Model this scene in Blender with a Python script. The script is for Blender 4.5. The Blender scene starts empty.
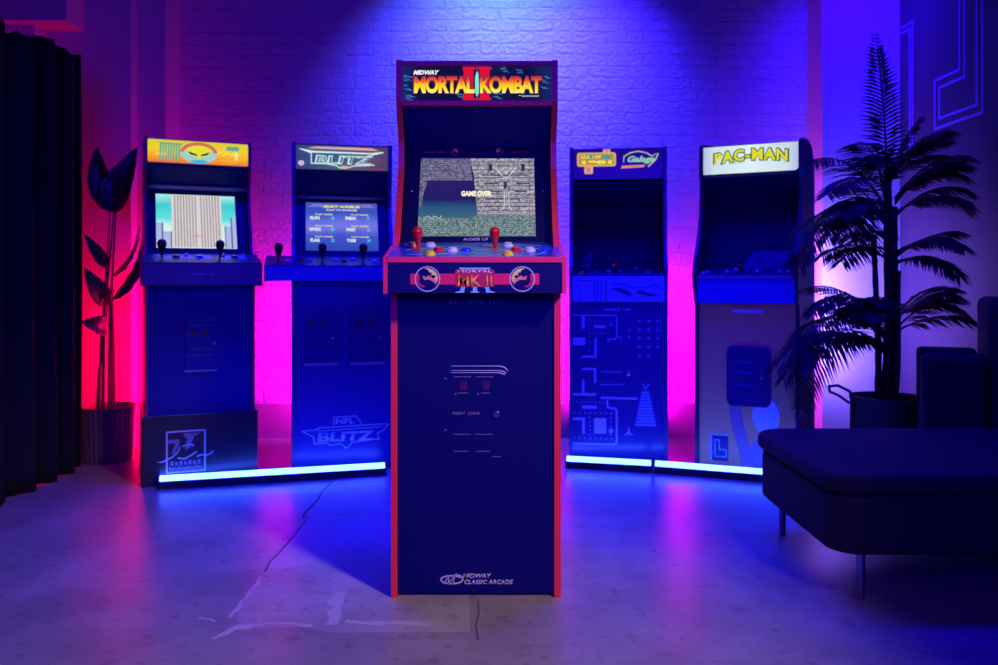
import bpy, bmesh, math, random
from mathutils import Vector, Matrix
random.seed(7)
S = bpy.context.scene
COL = S.collection
PI = math.pi
CAMZ = 0.909

# ------------------------------------------------------------------ materials
MATS = {}
def mat(name, color=(.5, .5, .5), rough=.5, metal=0, emit=None, strength=1.0, coat=0, bump=0, bscale=60, spec=.5, coat_rough=.1):
    if name in MATS: return MATS[name]
    m = bpy.data.materials.new(name); m.use_nodes = True
    nt = m.node_tree; b = nt.nodes['Principled BSDF']
    b.inputs['Base Color'].default_value = (*color, 1)
    b.inputs['Roughness'].default_value = rough
    b.inputs['Metallic'].default_value = metal
    b.inputs['Specular IOR Level'].default_value = spec
    b.inputs['Coat Weight'].default_value = coat
    b.inputs['Coat Roughness'].default_value = coat_rough
    if emit:
        b.inputs['Roughness'].default_value = .6; b.inputs['Specular IOR Level'].default_value = .12
        b.inputs['Emission Color'].default_value = (*emit, 1)
        b.inputs['Emission Strength'].default_value = strength
    if bump:
        n = nt.nodes.new('ShaderNodeTexNoise'); n.inputs['Scale'].default_value = bscale
        n.inputs['Detail'].default_value = 4
        tc = nt.nodes.new('ShaderNodeTexCoord'); nt.links.new(tc.outputs['Object'], n.inputs['Vector'])
        bp = nt.nodes.new('ShaderNodeBump'); bp.inputs['Strength'].default_value = bump
        bp.inputs['Distance'].default_value = .004
        nt.links.new(n.outputs['Fac'], bp.inputs['Height']); nt.links.new(bp.outputs['Normal'], b.inputs['Normal'])
    MATS[name] = m
    return m

def ramp_mat(name, axis, stops, emit=0.0, rough=.4, lo=0., hi=1., noise=0, nscale=20):
    """colour bands along one axis of the object's own bounding box (a printed gradient)"""
    if name in MATS: return MATS[name]
    m = mat(name, stops[0][1], rough)
    nt = m.node_tree; b = nt.nodes['Principled BSDF']
    tc = nt.nodes.new('ShaderNodeTexCoord'); sx = nt.nodes.new('ShaderNodeSeparateXYZ')
    nt.links.new(tc.outputs['Generated'], sx.inputs[0])
    r = nt.nodes.new('ShaderNodeValToRGB')
    src = sx.outputs[axis]
    if noise:
        n = nt.nodes.new('ShaderNodeTexNoise'); n.inputs['Scale'].default_value = nscale; n.inputs['Detail'].default_value = 6
        nt.links.new(tc.outputs['Generated'], n.inputs['Vector'])
        a = nt.nodes.new('ShaderNodeMath'); a.operation = 'MULTIPLY_ADD'; a.inputs[1].default_value = noise; a.inputs[2].default_value = -noise/2
        nt.links.new(n.outputs['Fac'], a.inputs[0])
        c = nt.nodes.new('ShaderNodeMath'); c.operation = 'ADD'
        nt.links.new(src, c.inputs[0]); nt.links.new(a.outputs[0], c.inputs[1]); src = c.outputs[0]
    nt.links.new(src, r.inputs['Fac'])
    e = r.color_ramp.elements
    while len(e) < len(stops): e.new(.5)
    for k, (p, c) in enumerate(stops): e[k].position = p; e[k].color = (*c, 1)
    nt.links.new(r.outputs['Color'], b.inputs['Base Color'])
    if emit:
        nt.links.new(r.outputs['Color'], b.inputs['Emission Color']); b.inputs['Emission Strength'].default_value = emit
        b.inputs['Base Color'].default_value = (.01, .01, .01, 1); b.inputs['Roughness'].default_value = .6; b.inputs['Specular IOR Level'].default_value = .12
        nt.links.remove(b.inputs['Base Color'].links[0])
    return m

def glow(name, c, s=1.0):
    return mat(name, (.01, .01, .01), .4, emit=c, strength=s)

# ------------------------------------------------------------------ mesh helpers
def link(name, me, m=None, parent=None, loc=None):
    o = bpy.data.objects.new(name, me); COL.objects.link(o)
    if m is not None:
        for k in (m if isinstance(m, (list, tuple)) else [m]): me.materials.append(k)
    if parent is not None: o.parent = parent
    if loc is not None: o.location = loc
    return o
def fin(bm, name, m, parent=None, smooth=False, bevel=0, loc=None, recalc=True):
    if recalc: bmesh.ops.recalc_face_normals(bm, faces=bm.faces)
    me = bpy.data.meshes.new(name); bm.to_mesh(me); bm.free()
    if smooth:
        for p in me.polygons: p.use_smooth = True
        me.set_sharp_from_angle(angle=math.radians(40))
    o = link(name, me, m, parent, loc)
    if bevel:
        md = o.modifiers.new('b', 'BEVEL'); md.width = bevel; md.segments = 3; md.limit_method = 'ANGLE'; md.angle_limit = math.radians(35)
    return o
def box(bm, x0, x1, y0, y1, z0, z1, mi=0):
    v = [bm.verts.new(p) for p in ((x0,y0,z0),(x1,y0,z0),(x1,y1,z0),(x0,y1,z0),(x0,y0,z1),(x1,y0,z1),(x1,y1,z1),(x0,y1,z1))]
    for q in ((0,1,2,3),(7,6,5,4),(0,4,5,1),(1,5,6,2),(2,6,7,3),(3,7,4,0)):
        f = bm.faces.new([v[i] for i in q]); f.material_index = mi
def prism(bm, yz, x0, x1):
    a = [bm.verts.new((x0, y, z)) for y, z in yz]; b = [bm.verts.new((x1, y, z)) for y, z in yz]
    n = len(yz)
    bm.faces.new(a); bm.faces.new(b[::-1])
    for i in range(n): bm.faces.new((a[i], a[(i+1)%n], b[(i+1)%n], b[i]))
def offset(pts, d):
    n = len(pts); out = []
    area = sum(pts[i][0]*pts[(i+1)%n][1]-pts[(i+1)%n][0]*pts[i][1] for i in range(n))
    sg = 1 if area > 0 else -1
    for i in range(n):
        p0, p1, p2 = Vector(pts[i-1]), Vector(pts[i]), Vector(pts[(i+1)%n])
        d1 = (p1-p0).normalized(); d2 = (p2-p1).normalized()
        n1 = Vector((d1.y, -d1.x))*sg; n2 = Vector((d2.y, -d2.x))*sg
        mm = (n1+n2).normalized(); k = d/max(.35, mm.dot(n1))
        out.append((p1.x+mm.x*k, p1.y+mm.y*k))
    return out
class Frame:
    """a plane: origin O, right u, up v, outward n"""
    def __init__(s, O, u, v):
        s.O = Vector(O); s.u = Vector(u).normalized(); s.v = Vector(v).normalized(); s.n = s.u.cross(s.v).normalized()
    def p(s, a, b, c=0): return s.O + s.u*a + s.v*b + s.n*c
def front(y): return Frame((0, y, 0), (1,0,0), (0,0,1))
def poly(bm, F, pts, c0=.0005, c1=.0015):
    a = [bm.verts.new(F.p(x, y, c1)) for x, y in pts]; b = [bm.verts.new(F.p(x, y, c0)) for x, y in pts]
    n = len(pts)
    bm.faces.new(a); bm.faces.new(b[::-1])
    for i in range(n): bm.faces.new((a[i], b[i], b[(i+1)%n], a[(i+1)%n]))
def rect(bm, F, x0, x1, y0, y1, c0=.0005, c1=.0015): poly(bm, F, [(x0,y0),(x1,y0),(x1,y1),(x0,y1)], c0, c1)
def stroke(bm, F, pts, w, closed=False, c0=.0005, c1=.0015, taper=None):
    n = len(pts); L = []; R = []
    for i in range(n):
        if closed: p0, p2 = Vector(pts[i-1]), Vector(pts[(i+1)%n])
        else: p0, p2 = Vector(pts[max(0,i-1)]), Vector(pts[min(n-1,i+1)])
        p1 = Vector(pts[i])
        d1 = (p1-p0).normalized() if (p1-p0).length > 1e-9 else (p2-p1).normalized()
        d2 = (p2-p1).normalized() if (p2-p1).length > 1e-9 else d1
        n1 = Vector((-d1.y, d1.x)); n2 = Vector((-d2.y, d2.x)); mm = (n1+n2)
        mm = mm.normalized() if mm.length > 1e-6 else n1
        ww = w if taper is None else w*(taper[i] if i < len(taper) else 1)
        k = ww/2/max(.5, mm.dot(n1))
        L.append(p1+mm*k); R.append(p1-mm*k)
    for i in range(n if closed else n-1):
        j = (i+1)%n
        poly(bm, F, [tuple(R[i]), tuple(R[j]), tuple(L[j]), tuple(L[i])], c0, c1)
def circle_pts(cx, cy, r, n=24, ry=None, a0=0, a1=2*PI, end=False):
    k = n if not end else n-1
    return [(cx+r*math.cos(a0+(a1-a0)*i/k), cy+(ry or r)*math.sin(a0+(a1-a0)*i/k)) for i in range(n)]
def rrect(x0, x1, y0, y1, r, n=5):
    out = []
    for cx, cy, a in ((x1-r,y0+r,-PI/2),(x1-r,y1-r,0),(x0+r,y1-r,PI/2),(x0+r,y0+r,PI)):
        for i in range(n+1): t = a+PI/2*i/n; out.append((cx+r*math.cos(t), cy+r*math.sin(t)))
    return out
def lathe(bm, F, a, b, prof, seg=16, c=0):
    rings = []
    for r, h in prof:
        rings.append([bm.verts.new(F.p(a+r*math.cos(2*PI*k/seg), b+r*math.sin(2*PI*k/seg), c+h)) for k in range(seg)])
    for i in range(len(rings)-1):
        for k in range(seg):
            bm.faces.new((rings[i][k], rings[i][(k+1)%seg], rings[i+1][(k+1)%seg], rings[i+1][k]))
    bm.faces.new(rings[0][::-1]); bm.faces.new(rings[-1])
def tube(bm, pts, rad, seg=8):
    pts = [Vector(p) for p in pts]; rings = []; up = Vector((.123,.31,.94)).normalized()
    for i, p in enumerate(pts):
        d = (pts[min(i+1,len(pts)-1)]-pts[max(0,i-1)]).normalized()
        a = d.cross(up)
        if a.length < .05: a = d.cross(Vector((1,0,0)))
        a.normalize(); b = d.cross(a)
        r = rad[i] if isinstance(rad, (list,tuple)) else rad
        rings.append([bm.verts.new(p+a*r*math.cos(2*PI*k/seg)+b*r*math.sin(2*PI*k/seg)) for k in range(seg)])
    for i in range(len(rings)-1):
        for k in range(seg):
            bm.faces.new((rings[i][k], rings[i][(k+1)%seg], rings[i+1][(k+1)%seg], rings[i+1][k]))
    bm.faces.new(rings[0][::-1]); bm.faces.new(rings[-1])

def text(name, s, F, cx, cy, w, h, m, parent, shear=0, bold=.02, c0=.0008, c1=.002, warp=None, spacing=1.0):
    cu = bpy.data.curves.new('t', 'FONT'); cu.body = s; cu.size = 1; cu.shear = shear; cu.offset = bold; cu.resolution_u = 3
    cu.space_character = spacing
    o = bpy.data.objects.new('t', cu); COL.objects.link(o)
    dg = bpy.context.evaluated_depsgraph_get()
    me = bpy.data.meshes.new_from_object(o.evaluated_get(dg))
    bpy.data.objects.remove(o); bpy.data.curves.remove(cu)
    bm = bmesh.new(); bm.from_mesh(me); bpy.data.meshes.remove(me)
    bmesh.ops.remove_doubles(bm, verts=bm.verts, dist=1e-5)
    xs = [v.co.x for v in bm.verts]; ys = [v.co.y for v in bm.verts]
    x0, x1, y0, y1 = min(xs), max(xs), min(ys), max(ys)
    for v in bm.verts:
        a = (v.co.x-x0)/(x1-x0); b = (v.co.y-y0)/(y1-y0)
        X = cx+(a-.5)*w; Y = cy+(b-.5)*h
        if warp: X, Y = warp(a, b, X, Y)
        v.co = Vector((X, Y, c0))
    r = bmesh.ops.extrude_face_region(bm, geom=list(bm.faces))
    for v in [g for g in r['geom'] if isinstance(g, bmesh.types.BMVert)]: v.co.z = c1
    for v in bm.verts: v.co = F.p(v.co.x, v.co.y, v.co.z)
    return fin(bm, name, m, parent)

# ------------------------------------------------------------------ things
def thing(name, label, cat, loc=(0,0,0), rz=0, group=None):
    o = bpy.data.objects.new(name, None); COL.objects.link(o)
    o.empty_display_size = .1
    o.location = loc; o.rotation_euler = (0,0,rz); o['label'] = label; o['category'] = cat
    if group: o['group'] = group
    return o
def tag(o, label, cat, group=None):
    o['label'] = label; o['category'] = cat
    if group: o['group'] = group
    return o
def struct(o): o['kind'] = 'structure'; return o

# shared materials
BLACK = mat('black_laminate', (.014, .014, .02), .38, coat=.15, bump=.05, bscale=300)
BLUELIT_BLACK = mat('cabinet_panel', (.002, .002, .10), .55, spec=.14, coat=0, coat_rough=.3, bump=.04, bscale=300)  # black panels, with the room's blue light put into their colour
PLEXI = mat('tinted_plexi', (.005, .005, .06), .3, spec=.3)
RED = mat('red_molding', (.9, .03, .04), .4, bump=.03)
DARKTRIM = mat('dark_molding', (.02, .02, .025), .35)
METAL = mat('chrome', (.7, .7, .72), .25, metal=1)
PRINT = mat('pale_print', (.55, .52, .6), .5)
PRINTDIM = mat('dim_print', (.17, .16, .24), .5)
PRINTFAINT = mat('faint_print', (.09, .085, .14), .5)

def side_panel(cab, pts, x0, x1, m, trim):
    bm = bmesh.new(); prism(bm, offset(pts, -.004), x0, x1)
    sp = fin(bm, 'side_panel', m, cab)
    bm = bmesh.new(); o = pts; i = offset(pts, -.004); n = len(pts); e = .0012
    for k in range(n):
        j = (k+1)%n
        vs = []
        for x in (x0-e, x1+e):
            vs.append([bm.verts.new((x, *o[k])), bm.verts.new((x, *o[j])), bm.verts.new((x, *i[j])), bm.verts.new((x, *i[k]))])
        a, b = vs
        bm.faces.new(a); bm.faces.new(b[::-1])
        for q in range(4): bm.faces.new((a[q], b[q], b[(q+1)%4], a[(q+1)%4]))
    fin(bm, 'edge_trim', trim, sp)
    return sp

def joystick(cab, F, a, b, m, hgt=.062, k=1.0):
    bm = bmesh.new()
    lathe(bm, F, a, b, [(.018*k, 0), (.018*k, .002), (.008, .003), (.0045, .004), (.0045, .012), (.006*k, .014),
        (.010*k, hgt*.45), (.0135*k, hgt*.62), (.0152*k, hgt*.76), (.0145*k, hgt*.84), (.012*k, hgt*.92), (.008*k, hgt*.97), (.004*k, hgt*.993), (.001, hgt)], 20)
    j = fin(bm, 'joystick', m, cab, smooth=True)
    return j
def button(cab, F, a, b, m, r=.0155):
    bm = bmesh.new()
    lathe(bm, F, a, b, [(r, 0), (r, .006), (r*.93, .0075), (r*.8, .0075), (r*.78, .006)], 20)
    o = fin(bm, 'button', m, cab, smooth=True)
    bm = bmesh.new(); lathe(bm, F, a, b, [(r*.75, .002), (r*.75, .012), (r*.6, .013), (r*.2, .0122)], 18)
    fin(bm, 'plunger', m, o, smooth=True)
    return o
def screw(cab, F, a, b, r=.004):
    bm = bmesh.new(); lathe(bm, F, a, b, [(r, 0), (r, .0012), (r*.6, .002), (r*.2, .0022)], 10)
    return fin(bm, 'screw', METAL, cab, smooth=True)

def cabinet_shell(cab, P, W=.2415, deckW=.25, deck=(-.11,.873,.962,.11,1.02), scr=(.11,1.02,.26,1.32), mar=(.12,1.44,1.575), depth=.50,
                  trim=DARKTRIM, body=BLUELIT_BLACK, side=BLACK, rail=None, deckmat=BLACK, decktop=None, marframe=None, panel_y=.012, deck_trim=None, t=.016):
    for s in (-1, 1):
        x0, x1 = (-W, -W+t) if s < 0 else (W-t, W)
        side_panel(cab, P, x0, x1, side, trim)
    zin = deck[1]-.002
    bm = bmesh.new(); box(bm, -W+t+.001, W-t-.001, panel_y, panel_y+.015, .012, zin)
    fp = fin(bm, 'front_panel', body, cab)
    bm = bmesh.new(); box(bm, -W+t+.001, W-t-.001, depth-.03, depth-.015, .02, mar[2]-.02)
    fin(bm, 'back_panel', side, cab)
    bm = bmesh.new(); box(bm, -W+t+.001, W-t-.001, mar[0]+.02, depth-.03, mar[2]-.018, mar[2]-.003)
    fin(bm, 'top_panel', side, cab)
    # control deck: body with a sloping top
    y0, z0, z1, y1, z2 = deck
    bm = bmesh.new(); prism(bm, [(y0+.004, z0), (y0+.004, z1-.016), (y0+.004, z1-.004), (y1, z2-.004), (y1, z0)], -deckW+.012, deckW-.012)
    dk = fin(bm, 'control_deck', deckmat, cab)
    for s in (-1, 1):
        bm = bmesh.new(); prism(bm, [(y0, z0-.002), (y0, z1+.001), (y1, z2+.001), (y1, z0-.002)], *((-deckW, -deckW+.0115) if s < 0 else (deckW-.0115, deckW)))
        fin(bm, 'end_cap', deck_trim or trim, dk)
    if rail:
        bm = bmesh.new(); box(bm, -deckW+.012, deckW-.012, y0-.002, y0+.004, z1-.014, z1+.0015)
        fin(bm, 'front_rail', rail, dk)
    Fd = Frame((0, y0, z1), (1,0,0), (0, y1-y0, z2-z1))
    L = math.hypot(y1-y0, z2-z1)
    bm = bmesh.new(); rect(bm, Fd, -deckW+.012, deckW-.012, .003, L-.002, -.003, .001)
    fin(bm, 'deck_overlay', decktop or deckmat, dk)
    # bezel
    ya, za, yb, zb = scr
    Fs = Frame((0, ya, za), (1,0,0), (0, yb-ya, zb-za)); LS = math.hypot(yb-ya, zb-za)
    bm = bmesh.new(); rect(bm, Fs, -W+t+.001, W-t-.001, 0, LS, -.02, 0)
    bz = fin(bm, 'bezel', PLEXI, cab)
    # speaker panel
    Fp = Frame((0, yb, zb), (1,0,0), (0, mar[0]+.012-yb, mar[1]-.006-zb)); LP = math.hypot(mar[0]+.012-yb, mar[1]-.006-zb)
    bm = bmesh.new(); rect(bm, Fp, -W+t+.001, W-t-.001, .002, LP-.001, -.012, -.001)
    sp = fin(bm, 'speaker_panel', BLUELIT_BLACK, cab)
    return Fd, L, Fs, LS, Fp, LP, bz, dk, fp, sp

def coin_door(cab, F, cx, cz, w=.13, h=.2, m=None, rr=.012):
    m = m or BLACK
    bm = bmesh.new(); poly(bm, F, rrect(cx-w/2, cx+w/2, cz-h/2, cz+h/2, rr), -.002, .006)
    d = fin(bm, 'coin_door', m, cab, bevel=.0015)
    bm = bmesh.new(); lathe(bm, F, cx+w*.30, cz-h*.02, [(.007,.006),(.007,.010),(.005,.012),(.002,.012)], 16)
    fin(bm, 'lock', METAL, d, smooth=True)
    return d

# ------------------------------------------------------------------ FRONT CABINET
fc = thing('arcade_cabinet', 'tall red-trimmed arcade cabinet standing alone in front, its screen reading GAME OVER', 'arcade machine',
           (-.066, 2.43, 0), 0, 'arcade cabinets')
P = [(0,0),(0,.93),(.02,.985),(.075,1.045),(.175,1.25),(.178,1.33),(.125,1.425),(.118,1.445),(.118,1.569),(.50,1.569),(.50,0)]
MKDECK = ramp_mat('deck_art', 0, [(0,(.02,.05,.35)),(.3,(.03,.12,.5)),(.55,(.1,.25,.6)),(.8,(.03,.1,.45)),(1,(.02,.04,.3))], noise=.5, nscale=9, rough=.25)
Fd, L, Fs, LS, Fp, LP, bz, dk, fp, spk = cabinet_shell(fc, P, deck=(-.11,.873,.971,.112,1.021), scr=(.112,1.022,.262,1.325), mar=(.12,1.44,1.567),
    trim=RED, rail=RED, body=BLUELIT_BLACK, deckmat=BLUELIT_BLACK, decktop=MKDECK)
F = front(.013)
# marquee
Fm = front(.125)
bm = bmesh.new(); rect(bm, Fm, -.2245, .2245, 1.447, 1.552, -.03, 0)
mq = fin(bm, 'marquee', ramp_mat('marquee_night', 0, [(0,(.008,.02,.12)),(.12,(.004,.004,.035)),(.45,(.006,.003,.03)),(.6,(.006,.006,.045)),(.85,(.004,.004,.035)),(1,(.008,.02,.10))], emit=1.0, noise=.12, nscale=6), fc)
bm = bmesh.new(); box(bm, -.2255, .2255, .117, .15, 1.552, 1.5665); fin(bm, 'marquee_rail', RED, fc, bevel=.002)
bm = bmesh.new(); box(bm, -.2255, .2255, .117, .15, 1.432, 1.447); fin(bm, 'marquee_rail', RED, fc, bevel=.002)
FLAME = ramp_mat('flame_letters', 2, [(0,(.95,.95,.35)),(.18,(1,.85,.03)),(.5,(1,.55,.01)),(.72,(.9,.12,.02)),(1,(.45,.01,.06))], emit=1.0)
for sx in (-.0407, .0074):
    bm = bmesh.new(); poly(bm, Fm, [(sx,1.450),(sx+.030,1.450),(sx+.030,1.5495),(sx,1.5495)], .0004, .001)
    fin(bm, 'numeral', glow('numeral_red', (.75,.005,.02), 1.0), mq)
bm = bmesh.new()
poly(bm, Fm, [(-.046,1.541),(.046,1.541),(.042,1.550),(-.042,1.550)], .0003, .0007)
poly(bm, Fm, [(-.042,1.449),(.042,1.449),(.046,1.457),(-.046,1.457)], .0003, .0007)
fin(bm, 'numeral_serif', glow('numeral_dark_red', (.40,.01,.05), 1.0), mq)
def mkwarp(lo, hi):
    return lambda a, b, X, Y: (X, Y + (.0025*abs(a-.5)*2 if b > .6 else 0))
for nm, m_, bo, g0, dw in (('lettering_edge', glow('letter_shadow', (.12,.02,.03)), .09, .0012, .006), ('lettering', FLAME, .045, .0020, 0)):
    text(nm, 'MORTAL', Fm, -.0985, 1.4955, .182+dw, .052+dw*.6, m_, mq, bold=bo, c0=g0, c1=g0+.0006, spacing=.92)
    text(nm, 'KOMBAT', Fm, .1015, 1.4955, .185+dw, .052+dw*.6, m_, mq, bold=bo, c0=g0, c1=g0+.0006, spacing=.92)
text('maker_lettering', 'MIDWAY', Fm, -.1525, 1.5325, .078, .0135, glow('glow_white', (.9,.9,.95), 1.0), mq, shear=.3, bold=.045)
bm = bmesh.new()
poly(bm, Fm, [(-.006,1.474),(.000,1.458),(.005,1.470),(.006,1.50),(.004,1.530),(.000,1.538),(-.006,1.52)], .0012, .0019)
fin(bm, 'emblem', glow('icy', (.25,.75,.65), 1.0), mq)
rnd = random.Random(3); bm = bmesh.new()
for (cx, cz, n) in ((-.208,1.52,5),(-.058,1.462,4),(.062,1.462,4),(.09,1.541,3),(.205,1.510,4),(-.205,1.462,4),(.125,1.541,2),(.208,1.49,2),(-.21,1.49,3)):
    for k in range(n):
        x = cx+rnd.uniform(-.012,.010); z = cz+rnd.uniform(-.010,.008)
        pts = [(x-.011, z+rnd.uniform(-.001,.008)), (x-.004, z+rnd.uniform(-.003,.003)), (x+.003, z+rnd.uniform(-.003,.003)), (x+.011, z-.003)]
        stroke(bm, Fm, [(min(.218,max(-.218,a)), min(1.549,max(1.451,b))) for a, b in pts], .0026, c0=.0002, c1=.0005, taper=[.3,1,1,.3])
fin(bm, 'lightning', glow('lightning_blue', (.05,.17,.5), 1.0), mq)
bm = bmesh.new()
for k in range(10): rect(bm, Fm, .135+k*.0052, .139+k*.0052, 1.4595, 1.4635+.001*(k%2))
rect(bm, Fm, .124, .134, 1.4625, 1.4645)
fin(bm, 'small_print', glow('glow_dim', (.4,.4,.5), 1.0), mq)
# bezel print
REDPRINT = mat('red_print', (.55,.03,.10), .5)
def emblem(parent, F, cx, cy, r, flip, bright=True):
    ring = bmesh.new(); stroke(ring, F, circle_pts(cx, cy, r, 32), r*.09, closed=True, c0=.001, c1=.002)
    fin(ring, 'emblem_ring', PRINT if bright else REDPRINT, parent)
    s = -1 if flip else 1
    bm = bmesh.new(); poly(bm, F, circle_pts(cx, cy, r*.93, 28), .0006, .0010)
    fin(bm, 'emblem_disc', BLUELIT_BLACK, parent)
    q = lambda pts: [(cx+s*a*r, cy+b*r) for a, b in pts]
    bm = bmesh.new()
    poly(bm, F, q([(-.25,.86),(.1,.88),(.45,.76),(.72,.5),(.88,.1),(.8,-.22),(.66,-.4),(.62,-.15),(.5,.05),(.68,.2),(.52,.34),(.3,.3),(.38,.5),(.15,.55),(.05,.75)]), .0012, .0018)
    fin(bm, 'emblem_gold', ramp_mat('gold_print', 2, [(0,(.95,.45,.12)),(.5,(1,.8,.15)),(1,(.95,.95,.2))], rough=.5), parent)
    bm = bmesh.new()
    poly(bm, F, q([(-.36,.30),(-.12,.12),(.1,.3),(.3,.18),(.5,.0),(.72,-.35),(.68,-.48),(.5,-.25),(.2,-.06),(-.05,-.05),(-.28,-.08),(-.36,.1)]), .0012, .0018)
    fin(bm, 'emblem_head', mat('orange_print', (.85,.28,.16), .5), parent)
    bm = bmesh.new()
    tail = [(-.95,-.02),(-.86,-.3),(-.7,-.52),(-.5,-.66),(-.25,-.66),(-.15,-.6),(-.3,-.55),(-.5,-.48),(-.66,-.3),(-.78,-.05)]
    poly(bm, F, q(tail), .0012, .0018)
    fin(bm, 'emblem_tail', REDPRINT, parent)
emblem(bz, Fs, -.075, .326, .012, False, False)
emblem(bz, Fs, .068, .326, .012, True, False)
text('lettering', 'BLOCK  KICK', Fs, -.138, .324, .062, .007, REDPRINT, bz)
text('lettering', 'KICK  BLOCK', Fs, .130, .324, .060, .007, REDPRINT, bz)
text('lettering', 'KOMBAT', Fs, 0, .316, .06, .004, mat('dark_red_print', (.25,.02,.05), .5), bz)
# screen
sx0, sx1, sy0, sy1 = -.1805+.001, .1765, .020, .302
bm = bmesh.new(); rect(bm, Fs, sx0, sx1, sy0, sy1, -.004, .0008)
scr = fin(bm, 'screen', ramp_mat('arena_backdrop', 2, [(0,(.06,.12,.15)),(.18,(.05,.15,.2)),(.36,(.02,.09,.2)),(.46,(.012,.01,.12)),(1,(.03,.012,.14))], emit=1.0, noise=.06, nscale=14), fc)
def stone_mat(name, c1, c2, mortar, scale, row=.25, bw=.5, ms=.03):
    m = mat(name, (.01,.01,.01), .4); nt = m.node_tree; b = nt.nodes['Principled BSDF']
    tc = nt.nodes.new('ShaderNodeTexCoord'); mp = nt.nodes.new('ShaderNodeMapping'); mp.inputs['Rotation'].default_value = (PI/2,0,0)
    br = nt.nodes.new('ShaderNodeTexBrick'); br.inputs['Scale'].default_value = scale
    br.inputs['Color1'].default_value = (*c1,1); br.inputs['Color2'].default_value = (*c2,1); br.inputs['Mortar'].default_value = (*mortar,1)
    br.inputs['Mortar Size'].default_value = ms; br.inputs['Row Height'].default_value = row; br.inputs['Brick Width'].default_value = bw
    br.inputs['Mortar Smooth'].default_value = .6
    n = nt.nodes.new('ShaderNodeTexNoise'); n.inputs['Scale'].default_value = 140; n.inputs['Detail'].default_value = 6
    nt.links.new(tc.outputs['Object'], n.inputs['Vector'])
    nt.links.new(tc.outputs['Object'], mp.inputs['Vector'])
    ad = nt.nodes.new('ShaderNodeMixRGB'); ad.blend_type = 'LINEAR_LIGHT'; ad.inputs[0].default_value = .003
    nt.links.new(mp.outputs[0], ad.inputs[1]); nt.links.new(n.outputs['Color'], ad.inputs[2])
    nt.links.new(ad.outputs[0], br.inputs['Vector'])
    mx = nt.nodes.new('ShaderNodeMixRGB'); mx.blend_type = 'MULTIPLY'; mx.inputs[0].default_value = 1
    cr = nt.nodes.new('ShaderNodeValToRGB'); cr.color_ramp.elements[0].position = .35; cr.color_ramp.elements[0].color = (.42,.42,.46,1)
    cr.color_ramp.elements[1].position = .62; cr.color_ramp.elements[1].color = (1.3,1.3,1.35,1)
    nt.links.new(n.outputs['Fac'], cr.inputs[0]); nt.links.new(br.outputs['Color'], mx.inputs[1]); nt.links.new(cr.outputs[0], mx.inputs[2])
    nt.links.new(mx.outputs[0], b.inputs['Emission Color']); b.inputs['Emission Strength'].default_value = 1
    return m
W_ = sx1-sx0; H_ = sy1-sy0
def sp(a, b): return (sx0+a*W_, sy0+b*H_)
bm = bmesh.new(); poly(bm, Fs, [sp(.02,.70),sp(.07,.70),sp(.46,.70),sp(.435,.99),sp(.002,.99),sp(.002,.36),sp(.022,.36),sp(.04,.55),sp(.065,.68)], .0008, .0014)
fin(bm, 'stone_lintel', stone_mat('stone_violet', (.16,.15,.26), (.22,.2,.3), (.07,.06,.13), 60, row=.42, bw=2.6, ms=.07), scr)
bm = bmesh.new(); poly(bm, Fs, [sp(.505,.28),sp(.998,.28),sp(.998,.99),sp(.435,.99),sp(.47,.76),sp(.485,.55)], .0008, .0016)
fin(bm, 'stone_wall', stone_mat('stone_grey', (.42,.40,.44), (.34,.32,.36), (.12,.10,.14), 36, row=.48, bw=2.3, ms=.07), scr)
bm = bmesh.new(); poly(bm, Fs, [sp(.002,.004),sp(.998,.004),sp(.998,.27),sp(.5,.26),sp(.45,.22),sp(.002,.24)], .0008, .0012)
m_ = stone_mat('rubble', (.16,.26,.24), (.24,.33,.31), (.05,.11,.13), 60, row=.35, bw=.9, ms=.06)
fin(bm, 'ground', m_, scr)
bm = bmesh.new(); stroke(bm, Fs, [sp(.505,.275),sp(.998,.275)], .004, c0=.0016, c1=.002)
fin(bm, 'ledge', glow('ledge_pink', (.45,.30,.38)), scr)
bm = bmesh.new()
st = lambda pts, w=.0022: stroke(bm, Fs, [sp(*p) for p in pts], w, c0=.0016, c1=.0021)
st([(.735,.55),(.735,.37),(.715,.32)]); st([(.775,.55),(.775,.37),(.80,.32)]); st([(.755,.37),(.755,.54)], .001)
st([(.66,.86),(.70,.80),(.72,.76)]); st([(.84,.86),(.80,.80),(.78,.76)]); st([(.68,.79),(.72,.86),(.75,.79),(.79,.86),(.83,.79)], .0016)
st([(.70,.72),(.75,.74),(.80,.72)])
fin(bm, 'carving', glow('carving_white', (.75,.75,.72)), scr)
bm = bmesh.new()
for (a, b, w, h) in ((.615,.87,.03,.05),(.90,.87,.03,.05),(.745,.64,.025,.05),(.62,.66,.12,.008),(.9,.66,.12,.008),(.65,.56,.14,.008),(.88,.56,.1,.008),(.72,.46,.3,.006),(.74,.37,.35,.006),(.74,.77,.4,.007)):
    poly(bm, Fs, [sp(a-w/2,b-h),sp(a+w/2,b-h*.7),sp(a+w/2,b+h*.8),sp(a-w/2,b+h)], .0016, .0019)
fin(bm, 'carving_shadow', glow('carving_dark', (.03,.03,.05)), scr)
bm = bmesh.new()
for k in range(8): st([(.045+.02*k, .215+.012*((k*7)%3)), (.06+.02*k, .225+.014*((k*5)%3))], .0022)
rnd = random.Random(8)
for k in range(42):
    a = rnd.uniform(.01,.97); b = rnd.uniform(.01,.19)
    st([(a,b),(a+.012,b+rnd.uniform(-.02,.03))], .0012)
fin(bm, 'bones', glow('bone_pale', (.45,.55,.5)), scr)
text('lettering', 'GAME OVER', Fs, sp(.495,.53)[0], sp(.495,.53)[1], .094, .019, glow('cream', (1,.95,.65), 1.0), scr, bold=.05, c0=.002, c1=.0028)
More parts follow.
